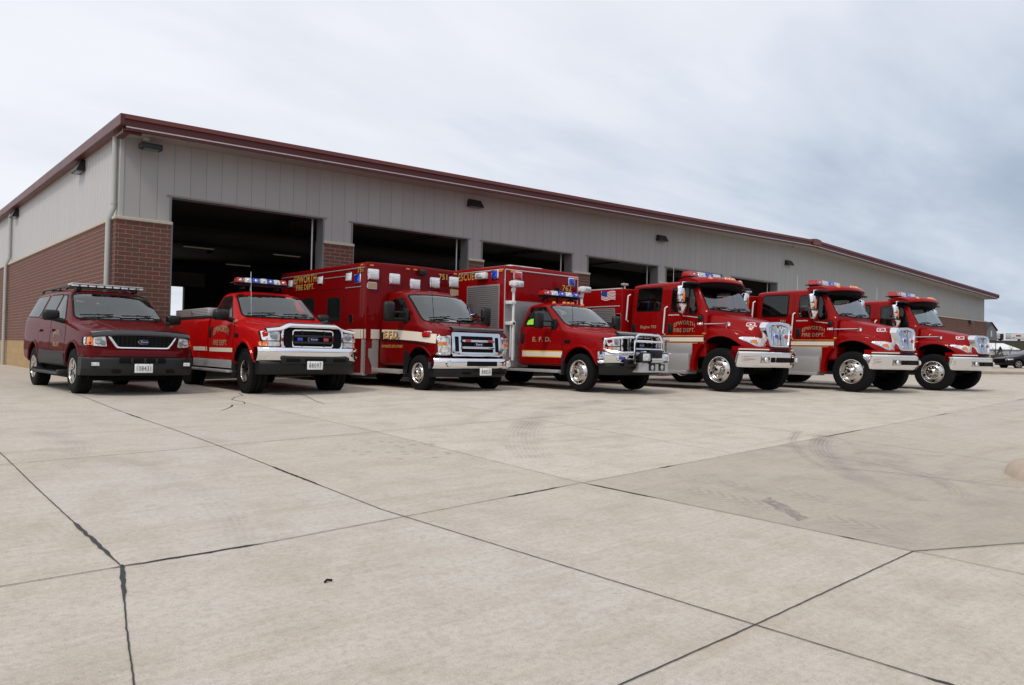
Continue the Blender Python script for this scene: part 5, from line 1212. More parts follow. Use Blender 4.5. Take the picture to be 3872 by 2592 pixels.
def make_engine(loc, rz, label, unit, door_flag=True, drop=0.0, lever=''):
    t = thing('fire_engine', label, 'fire engine', loc, rz, 'matching red fire engines parked at the right end of the row')
    P = M['engred']; dz = -drop
    # nose: narrow sloping hood between wide fenders
    def ph(zb, wl, ws, zs, wf, zf, wv, wh, zh, zc): return [(0, zb), (wl - .2, zb), (wl, zb + .05, .04), (ws, zs, .12), (wf, zf, .09), (wv, zf + .045, .05), (wh, zh, .10), (wh * .55, zc - .01), (0, zc)]
    st = [(.23, ph(.98, .66, .70, 1.02, .64, 1.20, .61, .575, 1.59, 1.63)), (.28, ph(.95, .84, .88, 1.06, .80, 1.26, .68, .605, 1.63, 1.67)), (.42, ph(.92, 1.04, 1.07, 1.10, .98, 1.36, .75, .625, 1.665, 1.71)),
          (.62, ph(.90, 1.15, 1.17, 1.15, 1.10, 1.46, .83, .65, 1.705, 1.75)), (1.0, ph(.88, 1.17, 1.19, 1.18, 1.14, 1.52, .94, .78, 1.79, 1.83)),
          (1.40, ph(.86, 1.16, 1.18, 1.16, 1.11, 1.50, 1.03, .91, 1.87, 1.91)), (1.50, ph(.86, 1.12, 1.13, 1.15, 1.08, 1.48, 1.035, .95, 1.89, 1.935))]
    st = [(y, [(x, z + (dz if z > 1.3 else 0), *r) for x, z, *r in p]) for y, p in st]
    hood, S = loft('hood', st, P, t, 1)
    cut_arches(hood, [(1.0, .58, .735)], .58)
    def pc(ze, we, zc, zt=1.92, wt=1.045, w=1.05): return [(0, .78), (w - .2, .78), (w, .82, .03), (w + .005, 1.3, .1), (wt, zt, .05), (we, ze, .10), (we * .6, zc - .012), (0, zc)]
    def cb(y, *a, **k): return (y, [(x, z + (dz if z > 1.0 else 0), *r) for x, z, *r in pc(*a, **k)])
    cst = [cb(1.44, 1.95, .96, 1.98), cb(1.50, 2.0, .97, 2.04), cb(1.84, 2.66, .92, 2.72), cb(1.98, 2.70, .93, 2.775), cb(2.7, 2.70, .945, 2.785), cb(3.85, 2.69, .945, 2.775), cb(3.98, 2.66, .92, 2.74, 1.92, 1.02, 1.03)]
    cab, SC = loft('cab', cst, P, t, 1)
    WS = rpoly([(-.93, 2.01 + dz), (0, 1.985 + dz, .6), (.93, 2.01 + dz), (.86, 2.655 + dz), (-.86, 2.655 + dz)], .06)
    W0 = rpoly([(1.72, 1.90 + dz, .10), (1.98, 1.88 + dz, .08), (2.0, 2.52 + dz), (1.94, 2.52 + dz)], .03); W1 = rect(2.05, 2.55, 1.96 + dz, 2.54 + dz, .06); W2 = rect(2.90, 3.68, 2.0 + dz, 2.58 + dz, .06)
    hollow(cab, cst, 1.49, 3.9, 1.35, (WS, .9, 2.1), [W0, W1, W2])
    cabin(t, [(2.05, 1.72, (-.50, .50)), (3.1, 1.72, (-.55, 0, .55))], (-.88, .88, 1.62, 1.90, 1.5, 1.96 + dz), (.50, 2.02, 1.92 + dz, .23))
    # hose body
    bo, SB = body_box('hose_body', t, P, 1.235, 4.02, 8.6, .80, 2.60 + dz, (6.3, .58, .72), .03)
    yb = lambda x: .04 + .50 * abs(x / 1.18) ** 3.2
    for s in 'RL':
        sg = -1 if s == 'R' else 1
        d1 = SC.panel('door', rpoly([(1.56, 1.16), (2.66, 1.16), (2.66, 1.925 + dz), (2.02, 1.925 + dz), (1.98, 1.845 + dz), (1.62, 1.86 + dz), (1.55, 1.80 + dz)], .03), s, P, t, .005, .01, .25, (.010, M['ink']))
        d2 = SC.panel('door', rpoly([(2.74, 1.16), (3.90, 1.16), (3.88, 1.96 + dz), (2.74, 1.96 + dz)], .06), s, P, t, .005, .01, .25, (.010, M['ink']))
        SC.panel('window', W0, s, M['sideclear'], d1, .011, .012, .2, (.022, M['ink']))
        SC.panel('window', W1, s, M['sideclear'], d1, .011, .012, .2, (.020, M['ink']))
        SC.panel('window', W2, s, M['sideclear'], d2, .011, .012, .2, (.026, M['ink']))
        for d, yy in ((d1, 2.55), (d2, 3.76)):
            bm = B(); c = SC.hit(s, yy, 1.52, .012)[0]; box(bm, c.x - .02, c.x + .02, yy - .07, yy + .07, 1.40, 1.65, .02); obj('handle', bm, M['black'], d)
        zs = 1.185
        SC.panel('stripe', rect(1.54, 3.96, zs, zs + .105), s, M['cream'], t, .013, .01, .4)
        for a in (zs + .135, zs - .045): SC.panel('pin_stripe', rect(1.54, 3.96, a, a + .018), s, M['gold'], t, .013, .01, .4)
        SB.panel('stripe', rect(4.05, 8.5, zs, zs + .105), s, M['cream'], t, .006, .01, .6)
        lettering(SC, 'door_lettering', 'EPWORTH', s, 2.11, 1.545, .64, .10, M['tan'], t, .07, None, .016, .004)
        lettering(SC, 'door_lettering', 'FIRE DEPT.', s, 2.11, 1.425, .64, .095, M['tan'], t, 0, None, .016, .004)
        lettering(SC, 'model_lettering', '4400', s, 1.64, 1.60, .17, .06, M['plate'], t, 0, None, .014, .03)
        lettering(SC, 'maker_lettering', 'INTERNATIONAL', s, 2.44, 1.845 + dz, .34, .030, M['plate'], t, 0, None, .016, .03)
        if unit: lettering(SC, 'unit_lettering', unit, s, 3.26 if len(unit) > 4 else 3.02, 1.53 if len(unit) > 4 else 1.82, .52 if len(unit) > 4 else .17, .075, M['tan'], t, 0, None, .016, .02)
        for yy, z0, z1 in ((2.70, 1.36, 2.08), (3.94, 1.72, 2.44)):
            c = sg * 1.05; bm = B(); tube(bm, [(c, yy + .02, z0 + dz * .5), (c + sg * .08, yy + .02, z0 + .04 + dz * .5), (c + sg * .08, yy - .03, z1 - .04 + dz * .5), (c, yy - .04, z1 + dz * .5)], .020, 8); obj('grab_handle', bm, M['white'], t)
        gap_lines(SC, t, [[(2.70, 1.96 + dz), (2.70, 2.66 + dz)], [(2.76, 1.98 + dz), (2.76, 2.62 + dz), (3.84, 2.62 + dz), (3.87, 1.98 + dz)]], s, .005)
        # mirrors: tall chrome head over a convex one, on a bracket
        mx_ = sg * 1.42; my = 1.93
        m = mirror_head(t, mx_ - .125, mx_ + .125, my, 2.15 + dz, 2.56 + dz, M['chrome'], .15, .06)
        bm = B(); box(bm, mx_ - .028, mx_ + .028, my - .075, my - .05, 2.16 + dz, 2.42 + dz, .01); obj('marker_strip', bm, M['amber'], m)
        bm = B(); lathe(bm, [(.125, 2.11), (.125, 2.07), (.10, 1.96), (.07, 1.90), (0, 1.88)], (mx_, my, dz), 'z', 18); obj('convex_mirror', bm, M['chrome'], m, 50)
        bm = B(); tube(bm, [(mx_, my, 1.90 + dz), (mx_ - sg * .03, my - .02, 1.82 + dz), (sg * 1.06, my - .25, 1.78 + dz)], .015, 6); tube(bm, [(mx_, my, 2.55 + dz), (mx_, my, 2.64 + dz), (sg * 1.02, my - .02, 2.68 + dz)], .018, 8); obj('mirror_arm', bm, M['chrome'], m)
        bm = B(); box(bm, *sorted((sg * 1.03, sg * 1.09)), 1.58, 1.72, 1.70 + dz, 1.84 + dz, .03); obj('mirror_base', bm, M['black'], m); bm = B(); box(bm, *sorted((sg * .92, sg * 1.34)), 1.74, 2.06, 2.61 + dz, 2.665 + dz, .02); obj('mirror_bracket', bm, M['black'], m)
        # air horn
        bm = B(); xh = sg * 1.03; lathe(bm, [(.062, -.0), (.050, .015), (.030, .06), (.020, .16), (.016, .75), (.03, .80), (.045, .82), (0, .83)], (xh, .84, 1.62 + dz), 'y', 14); tube(bm, [(xh, .90, 1.60 + dz), (xh, .90, 1.50 + dz)], .012, 6); obj('air_horn', bm, M['chrome'], t, 50)
        S.plaque('hood_light', s, .47, 1.60 + dz, .17, .075, M['redlens'], t, .035, (.022, M['chrome']), .3)
        h = S.panel('headlight', rpoly([(sg * .44, 1.075), (sg * .80, 1.115), (sg * 1.06, 1.265), (sg * 1.03, 1.285), (sg * .72, 1.275), (sg * .50, 1.255)], .03), 'F', M['lens'], t, .016, .04, .1, (.020, M['chrome']), 60)
        S.panel('turn_signal', rpoly([(sg * .72, 1.135), (sg * .84, 1.155), (sg * .88, 1.235), (sg * .74, 1.24)], .02), 'F', M['amber'], h, .020, .02, .1)
        bm = B(); arch_lip(S, bm, 1.0, .58, .755, 32, 172, s, .024); obj('fender_lip', bm, P, t)
        q = [(1.0 + r_ * math.cos(rad(a_)), .58 + r_ * math.sin(rad(a_))) for r_, aa in ((.735, range(-8, 50, 6)), (.845, range(46, -12, -6))) for a_ in aa]
        bm = B(); prism(bm, q, 'x', *sorted((sg * 1.0, sg * 1.165))); obj('fender_skirt', bm, P, t)
        bm = B(); sweep_x(bm, lin(sg * .52, sg * 1.13, 8), lambda x: yb(x) - .005, rect(-.012, .03, 1.0, 1.026, .004)); obj('fender_stripe', bm, M['cream'], t)
        bm = B(); box(bm, *sorted((sg * 1.10, sg * 1.17)), 1.42, 1.50, 1.36, 1.40, .01); obj('side_marker', bm, M['amber'], t)
        # stepped tread-plate boxes under the doors
        bm = B(); box(bm, *sorted((sg * .8, sg * 1.075)), 1.86, 4.0, .86, 1.14, .012); st1 = obj('step_riser', bm, M['tread'], t)
        bm = B(); box(bm, *sorted((sg * .8, sg * 1.21)), 1.86, 4.0, .47, .88, .012); st2 = obj('step_box', bm, M['tread'], t)
        bm = B(); box(bm, *sorted((sg * .8, sg * 1.25)), 1.90, 4.0, .38, .47, .012); obj('step_tread', bm, M['tread'], st2)
        # flag, panels, rails on the hose body
        if door_flag:
            fl = B(); nx = 12
            def fw(y, z): return z + .028 * math.sin((y - 4.2) * 11)
            def fp(y0, y1, z0, z1, mi):
                for i in range(nx):
                    a, b = y0 + (y1 - y0) * i / nx, y0 + (y1 - y0) * (i + 1) / nx
                    vs = [fl.verts.new(SB.hit(s, a_, fw(a_, z_) + (.12 - .10 * (4.78 - a_) if 1 else 0), .012 + (.003 if mi == 2 else 0))[0]) for a_, z_ in ((a, z0), (b, z0), (b, z1), (a, z1))]
                    f__ = fl.faces.new(vs); f__.material_index = mi; f__.normal_update()
                    if f__.normal.dot(Surf.D[s]) > 0: f__.normal_flip()
            for k in range(13): fp(4.26, 4.78, 2.20 + k * .0205, 2.20 + (k + 1) * .0205, 0 if k % 2 == 0 else 1)
            fp(4.56, 4.78, 2.20 + 6 * .0205, 2.20 + 13 * .0205, 2)
            for v in fl.verts: v.co.z += dz
            obj('flag_decal', fl, [M['flagred'], M['flagwhite'], M['flagblue']], t, None, recalc=False)
        gap_lines(SB, t, [[(4.10, 2.13 + dz), (8.5, 2.13 + dz)]], s, .016, M['alu'], 'body_rail')
        SB.panel('locker_door', rect(4.30, 5.10, 1.40, 2.06 + dz, .02), s, M['shutter'], t, .008, .01, .6, (.02, M['alu']))
        SB.panel('pump_recess', rect(4.07, 4.24, 1.45, 1.92 + dz, .01), s, M['ink'], t, .006, .01, .6, (.012, M['alu']))
        SB.panel('locker_door', rect(5.2, 5.5, 1.40, 2.06 + dz, .02), s, M['shutter'], t, .008, .01, .6, (.02, M['alu'])); SB.panel('locker_door', rect(7.1, 8.4, .95, 2.06 + dz, .02), s, M['shutter'], t, .008, .01, .6, (.02, M['alu']))
        SB.panel('tread_skirt', rect(4.05, 5.5, .83, 1.15), s, M['tread'], t, .006, .01, .6)
        bm = B(); tube(bm, [(sg * 1.2, 4.06, 2.60 + dz), (sg * 1.2, 8.5, 2.60 + dz)], .025, 8); obj('top_rail', bm, M['alu'], t)
    bm = B(); box(bm, -.9, .9, 4.5, 8.2, 2.58 + dz, 2.665 + dz, .02); obj('hose_cover', bm, M['flagred'], t)
    bm = B(); tube(bm, [(-1.0, 4.15, 2.55 + dz), (-1.0, 4.15, 2.75 + dz)], .025, 8); box(bm, -1.1, -.9, 4.10, 4.2, 2.70 + dz, 2.76 + dz, .01); obj('deck_light', bm, M['alu'], t)
    # windshield under the visor
    SC.panel('windshield', WS, 'F', M['clear'], t, .008, .02, .15, (.028, M['ink']))
    wipers(SC, t, [((-.78, 2.035 + dz), (-.16, 2.055 + dz), (-.05, 1.98 + dz)), ((.12, 2.035 + dz), (.70, 2.055 + dz), (.80, 1.98 + dz))])
    yv = lambda x: 1.40 + .34 * abs(x / 1.02) ** 2.2
    bm = B(); sweep_x(bm, lin(-1.02, 1.02, 25), yv, rpoly([(.02, 2.685), (.48, 2.69), (.62, 2.79), (.46, 2.85), (.20, 2.835), (.04, 2.77), (-.02, 2.70)], .02), zf=lambda x: dz - .05 * abs(x / 1.02) ** 3); vi = obj('sun_visor', bm, P, t, 40)
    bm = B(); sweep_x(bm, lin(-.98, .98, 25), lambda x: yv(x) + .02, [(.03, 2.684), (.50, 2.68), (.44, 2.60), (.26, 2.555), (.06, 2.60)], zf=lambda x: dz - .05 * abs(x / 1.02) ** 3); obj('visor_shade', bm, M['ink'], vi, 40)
    for x in (-.66, -.16, 0, .16, .66):
        bm = B(); lathe(bm, [(.062, .02), (.060, -.015), (.04, -.03), (0, -.034)], (x, yv(x) + .10, 2.79 + dz - .05 * abs(x) ** 3), Vector((0, 1, -.9)), 14)
        obj('marker_light', bm, M['amber'], vi, 60)
    rotor_bar(t, -.70, .68, 2.36, 2.87 + dz, ['redlens', 'clearlens', 'bluelens', 'clearlens'], .34, .135, .30, 0)
    # chrome grille shell, V-split bars, diamond badge, strobes
    def gy(x, z): return .125 + .10 * (z - 1.10) + .10 * x * x
    bm = B(); outer = rpoly([(-.48, 1.07), (-.615, 1.58), (-.47, 1.67), (0, 1.70), (.47, 1.67), (.615, 1.58), (.48, 1.07)], .07); inner = rpoly([(-.34, 1.135), (-.465, 1.525), (-.37, 1.575), (0, 1.605), (.37, 1.575), (.465, 1.525), (.34, 1.135)], .045)
    n = len(outer); inner = inner if len(inner) == n else inner
    rings = []
    for poly, off in ((outer, .15), (grow(outer, -.012), -.03), (grow(inner, .02), -.035), (inner, .0), (grow(inner, -.01), .05)): rings.append([bm.verts.new((x, gy(x, z) + off - .05, z + dz * (z - 1.0) / .7)) for x, z in poly])
    for a, b in zip(rings, rings[1:]):
        for k in range(n): bm.faces.new((a[k], a[(k + 1) % n], b[(k + 1) % n], b[k]))
    g = obj('grille', bm, M['chrome'], t, 50)
    bm = B(); vs = [bm.verts.new((x, gy(x, z) + .0, z + dz * (z - 1.0) / .7)) for x, z in grow(inner, .01)]; bm.faces.new(vs); obj('grille_mouth', bm, M['steel'], g)
    bm = B(); SG = None
    for i in range(17):
        x = -.44 + .88 * i / 16
        if abs(x) < .03: continue
        zt = 1.585 - .20 * max(0, .16 - abs(x)) / .16 - .1 * x * x; zb = 1.125 + max(0, abs(x) - .33) * 3.1
        q = [(x, zb), (x * 1.0, zt)]
        tube(bm, [(a, gy(a, b) - .055, b + dz * (b - 1.0) / .7) for a, b in q], .015, 6)
    obj('grille_bars', bm, M['chrome'], g)
    bm = B(); prism(bm, [(0, 1.30), (.035, 1.42), (.17, 1.60), (.10, 1.655), (-.10, 1.655), (-.17, 1.60), (-.035, 1.42)], 'y', .085, .15)
    for v in bm.verts: v.co.z += dz * (v.co.z - 1.0) / .7; v.co.y += .06
    em = obj('badge_wedge', bm, M['chrome'], g)
    bm = B(); prism(bm, [(-.055, 1.60), (0, 1.535), (.055, 1.60), (0, 1.65)], 'y', .128, .15)
    for v in bm.verts: v.co.z += dz * (v.co.z - 1.0) / .7; 
    obj('diamond_badge', bm, M['orange'], em)
    for x, k in ((-.215, 'bluelens'), (.215, 'redlens')):
        bm = B(); box(bm, x - .085, x + .085, .055, .12, 1.265 + dz * .5, 1.405 + dz * .5, .02); sb = obj('grille_strobe', bm, M['chrome'], t)
        bm = B(); box(bm, x - .06, x + .06, .035, .08, 1.285 + dz * .5, 1.385 + dz * .5, .012); obj('strobe_lens', bm, M[k], sb)
    # apron under the grille and deep wrapped chrome bumper
    yb = lambda x: .04 + .50 * abs(x / 1.18) ** 3.2
    bm = B(); sweep_x(bm, lin(-1.1, 1.1, 31), lambda x: yb(x) + .06, rpoly([(-.03, .985), (.2, .985), (.2, 1.08), (.0, 1.08), (-.03, 1.05)], .015)); ap = obj('front_apron', bm, P, t, 40)
    bm = B(); box(bm, -.34, .34, .045, .09, 1.0, 1.045, .01); obj('apron_slot', bm, M['ink'], ap)
    bm = B(); sweep_x(bm, lin(-1.17, 1.17, 41), yb, rpoly([(.08, .575), (.17, .60), (.17, .97), (.06, .975), (-.03, .965), (-.075, .93), (-.06, .80), (-.05, .66), (-.005, .59)], .02)); bp = obj('bumper', bm, M['chrome'], t, 40)
    bm = B(); sweep_x(bm, lin(-.30, .30, 9), yb, rect(-.082, -.04, .71, .83, .02)); obj('bumper_slot', bm, M['ink'], bp)
    for s in (-1, 1): bm = B(); sweep_x(bm, lin(s * .38, s * .50, 4), yb, rect(-.082, -.04, .71, .83, .02)); obj('bumper_slot', bm, M['ink'], bp)
    for s in (-1, 1):
        x = s * .68; bm = B(); sweep_x(bm, lin(x - .11, x + .11, 5), yb, rect(-.086, -.04, .69, .86, .02)); fo = obj('fog_housing', bm, M['steel'], bp)
        bm = B(); lathe(bm, [(.062, -.0), (.06, -.02), (.04, -.035), (0, -.04)], (x, yb(x) - .082, .77), 'y', 18); obj('fog_lamp', bm, M['lens'], fo, 60)
    bm = B(); box(bm, -.45, .45, .5, 8.4, .50, .86, .05); box(bm, -.9, .9, .9, 1.12, .40, .60, .05); box(bm, -.6, .6, .35, 1.6, .62, .95, .05); box(bm, -.9, .9, 6.15, 6.45, .40, .66, .05); obj('chassis', bm, M['dark'], t)
    bm = B(); tube(bm, [(-.5, 2.9, 2.76 + dz), (-.5, 2.9, 3.18 + dz)], [.006, .003], 5); obj('antenna', bm, M['white'], t)
    for s in (-1, 1): put_wheel('engine', t, 1.17, 1.0, s); put_wheel('engine', t, 1.20, 6.3, s, dual=True)
    return t
# ---------------------------------------------------------------- beyond the yard
IR = Vector((.755, -.656, 0))          # across the view, to the right
FD = Vector((.656, .755, 0))
def tree(name, label, loc, h, spread, seed, cat='tree', leaf=None, group=None):
    r = random.Random(seed); t = thing(name, label, cat, loc, 0, group)
    bm = B(); tw = B()
    def limb(p, d, L, r0, lev):
        pts = [p]; q = p.copy(); dd = d.copy(); n = 4
        for i in range(n):
            dd = (dd + Vector((r.uniform(-1, 1), r.uniform(-1, 1), r.uniform(-.2, .5))) * .22).normalized(); q = q + dd * (L / n); pts.append(q.copy())
        tube(bm if lev < 2 else tw, pts, [r0 * (1 - .16 * i) for i in range(n + 1)], 6 if lev < 2 else 4)
        if lev < 4:
            for k in range(4 if lev == 0 else 3):
                i = r.randint(2, n) if lev else r.randint(1, n); a = r.uniform(0, 2 * PI)
                nd = (dd * .75 + Vector((math.cos(a), math.sin(a), r.uniform(.0, .7))) * spread).normalized(); limb(pts[i], nd, L * r.uniform(.55, .75), r0 * .5, lev + 1)
    limb(Vector((0, 0, -.2)), Vector((0, 0, 1)), h * .42, h * .020, 0)
    obj('trunk', bm, M['bark'], t, 60)
    if leaf:
        for k in range(260):
            a = r.uniform(0, 2 * PI); z = r.uniform(.05, 1.0) * h; rr = spread * h * .42 * (1.05 - z / h) * r.uniform(.3, 1.0) ** .5; s = h * .06 * r.uniform(.5, 1.2)
            c = Vector((rr * math.cos(a), rr * math.sin(a), z)); n1_ = Vector((r.uniform(-1, 1), r.uniform(-1, 1), r.uniform(-.5, 1))).normalized(); u, v = frame(n1_)
            tw.faces.new([tw.verts.new(c + u * s), tw.verts.new(c + v * s * .6), tw.verts.new(c - u * s), tw.verts.new(c - v * s * .6)])
    obj('crown', tw, leaf or M['bark'], t, None, recalc=False)
    return t
M['bark'] = simple('grey_bark', (.085, .072, .062), .9, 0, .3, 5); M['ever'] = simple('evergreen_needles', (.016, .034, .012), .8, 0, .5, 3)
M['shedwall'] = simple('pale_shed_wall', (.52, .53, .54), .6, 0, .08); M['shedroof'] = simple('white_metal_roof', (.74, .75, .76), .45, 0, .05)
M['housewall'] = simple('grey_clapboard', (.20, .205, .215), .7, 0, .12); M['shingle'] = simple('dark_shingles', (.035, .038, .042), .9, 0, .3, 4)
M['carblack'] = simple('black_car_paint', (.006, .006, .007), .3, 0, 0, 6, Specular_IOR_Level=.25); M['trailer'] = simple('trailer_white', (.66, .67, .66), .5, 0, .1); M['markred'] = simple('faded_red_marking', (.30, .02, .03), .6); M['rust'] = simple('rusty_frame', (.07, .03, .022), .9, 0, .4, 5)
M['kerb'] = simple('weathered_kerb', (.30, .245, .19), .9, 0, .3, 4)
# kerb line before the far lot
a0 = Vector((44.3, 13.55, 0)); bm = B(); n = 40
for i in range(n):
    p, q = a0 + IR * (-9 + i * .6), a0 + IR * (-9 + (i + 1) * .6)
    vs = []
    for P_, off in ((p, 0), (q, 0)):
        g0 = gz(P_.x, P_.y); f0 = P_ + FD * .03; k0 = P_ + FD * 1.9
        vs.append([bm.verts.new((P_.x, P_.y, g0 - .05)), bm.verts.new((f0.x, f0.y, g0 + .13)), bm.verts.new((P_.x + FD.x * .08, P_.y + FD.y * .08, g0 + .155)), bm.verts.new((k0.x, k0.y, gz(k0.x, k0.y) + .02))])
    for k in range(3): bm.faces.new((vs[0][k], vs[1][k], vs[1][k + 1], vs[0][k + 1]))
bmesh.ops.remove_doubles(bm, verts=bm.verts, dist=1e-4); o = obj('kerb', bm, M['kerb'], None, 30); o['kind'] = 'structure'
bm = B(); c0 = a0 - FD * 1.7
for i in range(12):
    p, q = c0 + IR * (-5 + i), c0 + IR * (-4 + i); w_ = FD * .10
    bm.faces.new([bm.verts.new((v.x, v.y, gz(v.x, v.y) + .006)) for v in (p - w_, q - w_, q + w_, p + w_)])
o = obj('painted_line', bm, simple('white_road_paint', (.6, .6, .58), .7), None, None); o['kind'] = 'structure'
# rounded kerb nose of the traffic island at the right edge of the drive
ic = [(9.97, 2.0), (14.6, -2.3)]; bm = B(); rings = []
def cap_outline(rad_, n=14):
    a = math.atan2(ic[1][1] - ic[0][1], ic[1][0] - ic[0][0]); out = []
    for k in range(n + 1): t_ = a + PI / 2 + PI * k / n; out.append((ic[0][0] + rad_ * math.cos(t_), ic[0][1] + rad_ * math.sin(t_)))
    for k in range(n + 1): t_ = a - PI / 2 + PI * k / n; out.append((ic[1][0] + rad_ * math.cos(t_), ic[1][1] + rad_ * math.sin(t_)))
    return out
for r_, dz_ in ((.92, -.05), (.89, .05), (.84, .115), (.75, .155), (.60, .17), (.25, .175)): rings.append([bm.verts.new((x, y, gz(x, y) + dz_)) for x, y in cap_outline(r_)])
for p, q in zip(rings, rings[1:]):
    for k in range(len(p)): bm.faces.new((p[k], p[(k + 1) % len(p)], q[(k + 1) % len(q)], q[k]))
bm.faces.new(rings[-1]); o = obj('island_kerb', bm, simple('island_concrete', (.42, .345, .275), .9, 0, .35, 3.0), None, 60); o['kind'] = 'structure'
# dark scrap lying on the concrete
bm = B(); tube(bm, [(1.985, 3.775, gz(2, 3.8) + .006), (2.005, 3.79, gz(2, 3.8) + .011), (2.03, 3.775, gz(2, 3.8) + .008)], .006, 6); tag(obj('twig', bm, M['ink']), 'short curled dark twig lying on the bare concrete in the foreground', 'twig')

def make_sedan(loc, rz):
    t = thing('parked_car', 'black sedan with silver alloy wheels, nose showing at the right edge beyond the kerb', 'car', loc, rz); P = M['carblack']
    st = [(.0, prof_car(.36, .60, .5, .62, .58, .60, .64, .50, .66)), (.10, prof_car(.26, .76, .5, .78, .62, .75, .69, .60, .71)), (.35, prof_car(.2, .84, .5, .86, .68, .82, .75, .68, .78)), (1.05, prof_car(.18, .86, .5, .88, .80, .84, .86, .72, .89)),
          (1.30, prof_car(.18, .86, .5, .88, .86, .84, .91, .72, .94)), (2.05, prof_car(.18, .86, .5, .88, .92, .84, 1.33, .58, 1.38)), (2.9, prof_car(.18, .86, .5, .88, .95, .84, 1.35, .57, 1.40)), (3.75, prof_car(.2, .86, .5, .88, .97, .82, 1.03, .66, 1.06)), (4.4, prof_car(.3, .8, .5, .82, .92, .76, .98, .6, 1.0)), (4.5, prof_car(.36, .7, .5, .72, .8, .68, .88, .5, .9))]
    b, S = loft('body', st, P, t, 1); cut_arches(b, [(.95, .31, .36), (3.6, .31, .36)], .55)
    for s in 'RL':
        S.panel('window', rpoly([(1.62, .96), (2.45, 1.0), (2.45, 1.30), (2.15, 1.29)], .05), s, M['tint'], t, .006, .01, .3); S.panel('window', rpoly([(2.52, 1.0), (3.35, 1.02), (3.0, 1.30), (2.52, 1.31)], .05), s, M['tint'], t, .006, .01, .3)
        h = S.panel('headlight', rpoly([(.10, .56), (.55, .60), (.60, .68), (.20, .66)], .02), s, M['lens'], t, .006, .01, .2); S.panel('turn_signal', rect(.36, .54, .595, .67, .02), s, M['amber'], h, .009, .01, .2)
    S.panel('windshield', rpoly([(-.68, .98), (.68, .98), (.55, 1.32), (-.55, 1.32)], .06), 'F', M['glass'], t, .006, .02, .2)
    for y in (.95, 3.6):
        for s in (-1, 1): put_wheel('car', t, .86, y, s)
    return t
wheel_set('car', .312, .20, .20, rim_alloy(.20, 5, .09, .06), M['steel'])
pc_ = Vector((60.3, 17.85)); make_sedan((pc_.x + .52, pc_.y + .60, field_z(60.3, 17.85) - .02), math.atan2(-.755, -.656))

def gable_house(name, label, cat, c, along, L, D, h, rh, wall, roofm, base, over=.3):
    """ridge runs along `along`; c is the near left corner of the long wall"""
    t = thing(name, label, cat, (c[0], c[1], base), math.atan2(along.y, along.x))
    bm = B(); prism(bm, [(0, -2), (D, -2), (D, h), (D / 2, h + rh), (0, h)], 'x', 0, L); obj('wall', bm, wall, t, None)
    bm = B(); k = rh / (D / 2)
    for s in (0, 1):
        y0, y1 = (-over, D / 2) if s == 0 else (D + over, D / 2); z0, z1 = h - over * k, h + rh
        prism(bm, [(y0, z0 + .02), (y1, z1 + .02), (y1, z1 + .22), (y0, z0 + .20)], 'x', -over, L + over)
    obj('roof', bm, roofm, t, None); return t
def at(px_u, px_w, s): return (px_u * s, px_w * s)
# long white shed below the hill; its gable end turns away at the right
gable_house('white_shed', 'long pale metal shed with white roof beyond the dirt bank', 'shed', (172.7 - IR.x * 14, 48.75 - IR.y * 14), Vector((.755, -.656, 0)), 14, 10, 3.4 - 1.3, 1.15, M['shedwall'], M['shedroof'], 1.3, .2)
# grey house on the rise, gable to the right, one small window
hs = gable_house('grey_house', 'tall grey gabled house standing behind the brick corner of the station', 'house', (229.2 + .992 * 7, 72.4 - .083 * 7), Vector((.083, .992, 0)), 12, 7.0, 3.4, 1.95, M['housewall'], M['shingle'], 6.2, .25)
bm = B(); box(bm, -.05, .02, 2.9, 3.7, 1.6, 3.2); obj('window', bm, M['trailer'], hs)
# trailers parked along the crest
def trailer(name, label, c, L, H, base, frame_only=False):
    t = thing(name, label, 'trailer', (c[0], c[1], base), math.atan2(IR.y, IR.x))
    if not frame_only:
        bm = B(); box(bm, 0, L, 0, 2.4, .55, H, .04); obj('box', bm, M['trailer'], t); bm = B(); box(bm, -.05, L + .05, -.05, 2.45, H, H + .12, .02); obj('roof', bm, M['shedroof'], t)
        bm = B(); prism(bm, [(.35, H - 1.0), (.75, H - 1.25), (1.1, H - 1.0)], 'y', -.02, .0); box(bm, 1.3, 2.7, -.02, .0, H - .75, H - .35); obj('marking', bm, M['markred'], t, None)
    else:
        bm = B(); box(bm, 0, .25, 0, 2.2, .3, H); box(bm, L - .25, L, 0, 2.2, .3, H); box(bm, .25, L - .25, .1, .25, H - .1, H); box(bm, .25, L - .25, 0, 2.2, .45, .65); obj('rack', bm, M['rust'], t)
        bm = B(); box(bm, .5, 1.5, .2, 1.9, .65, 1.7, .1); obj('crate', bm, M['shingle'], t); bm = B(); box(bm, 1.6, 2.6, .6, 1.4, .5, 1.9, .02); obj('panel', bm, M['trailer'], t)
    for x in (L * .3, L * .75):
        bm = B(); lathe(bm, [(0, -.1), (.33, -.1), (.36, 0), (.33, .12), (0, .12)], (x, .1, .33), 'y', 18); obj('wheel', bm, M['tyre'], t, 50)
    return t
tb_ = field_z(242, 70.6)
trailer('box_trailer', 'white box trailer with red marking on its side, parked on the dirt rise', (241.6, 70.0), 7.5, 2.05, tb_ - .25)
trailer('rack_trailer', 'rusty open rack trailer loaded with a dark crate on the dirt rise', (238.3, 73.6), 3.2, 2.0, tb_ - .25, True)
for lab, u, w, h, sp, sd in (('bare grey tree rising close behind the grey house', 236.5, 74.5, 7.5, .75, 3), ('small bare tree leaning beside the rack trailer', 239.5, 74.8, 5.0, .8, 5)):
    tree('bare_tree', lab, (u, w, field_z(u, w) - .3), h, sp, sd, 'tree', None, 'bare trees on the dirt rise')
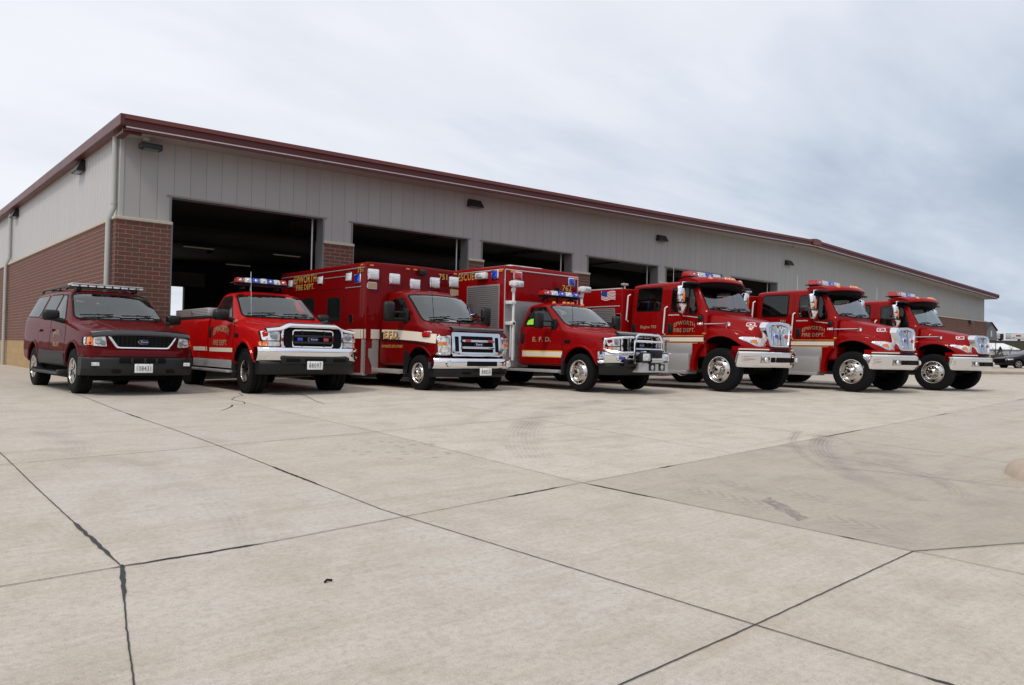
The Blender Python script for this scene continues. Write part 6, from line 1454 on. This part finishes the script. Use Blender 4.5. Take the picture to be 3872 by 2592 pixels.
for lab, u, w, h, sp, sd in (('thin bare sapling nearest the truck bumper, before the white shed', 101.5, 31.0, 2.4, .6, 11), ('bare sapling before the middle of the white shed', 103.2, 30.0, 2.6, .6, 12), ('bare sapling before the right part of the white shed', 104.6, 28.9, 2.5, .6, 13)):
    tree('sapling', lab, (u, w, field_z(u, w) - .1), h, sp, sd, 'tree', None, 'saplings before the shed')
tree('evergreen_shrub', 'dark green bushy shrub on the dirt bank before the white shed', (92.2, 27.7, field_z(92.2, 27.7) - .15), 1.35, 1.0, 21, 'shrub', M['ever'], 'evergreens on the bank')
tree('evergreen_shrub', 'small dark evergreen just above the black sedan', (94.4, 26.2, field_z(94.4, 26.2) - .15), .95, 1.0, 22, 'shrub', M['ever'], 'evergreens on the bank')
tree('bare_bush', 'bare twiggy bush seen through the open back door of the hall', (17.3, 58.5, .0), 4.4, .8, 31, 'bush')
bm = B(); tube(bm, [(88.7, 27.05, .5), (88.7, 27.05, 2.9)], .035, 8); tag(obj('marker_pole', bm, M['rust']), 'thin dark pole standing on the bank right of the last fire engine', 'pole')

# a dark wood along the far side of the field behind the drive; the paint and chrome mirror it
rw = random.Random(9); bm = B()
for k in range(5200):
    a = rad(rw.uniform(150, 372)); d = rw.uniform(68, 92); u, w = d * math.cos(a), d * math.sin(a)
    if w > 30 or u > 60: continue
    hh = 4.6 + 2.2 * math.sin(a * 5.0) + 1.5 * math.sin(a * 13.0 + 1); z = field_z(u, w) + hh * rw.random() ** .8; s = rw.uniform(.5, 1.5)
    c = Vector((u, w, z)); x_, y_ = frame(Vector((rw.uniform(-1, 1), rw.uniform(-1, 1), rw.uniform(-.4, .8))))
    bm.faces.new([bm.verts.new(c + x_ * s), bm.verts.new(c + y_ * s * .7), bm.verts.new(c - x_ * s), bm.verts.new(c - y_ * s * .7)])
wd_ = obj('distant_wood', bm, simple('winter_wood', (.040, .036, .026), .95, 0, .4, .3), None, None, recalc=False); wd_['kind'] = 'stuff'; wd_['label'] = 'dark belt of winter wood across the field'; wd_['category'] = 'wood'
# ---------------------------------------------------------------- the row of vehicles
make_suv((3.99, 14.38, -.07), rad(1.9))
make_pickup((6.67, 13.31, -.05), rad(-1.5))
make_ambulance((10.06, 12.62, -.02), 0)
make_rescue((13.23, 10.87, .01), 0)
make_engine((17.06, 9.72, 0), 0, 'fire engine with a flag decal behind its crew cab, next to the rescue truck', 'Engine 703', True)
make_engine((20.94, 8.34, 0), 0, 'fire engine standing in the middle of the three with plain hose body', '701', False)
make_engine((24.67, 7.75, 0), 0, 'last fire engine of the row, slightly lower cab, nearest the black sedan', '', False, .10)
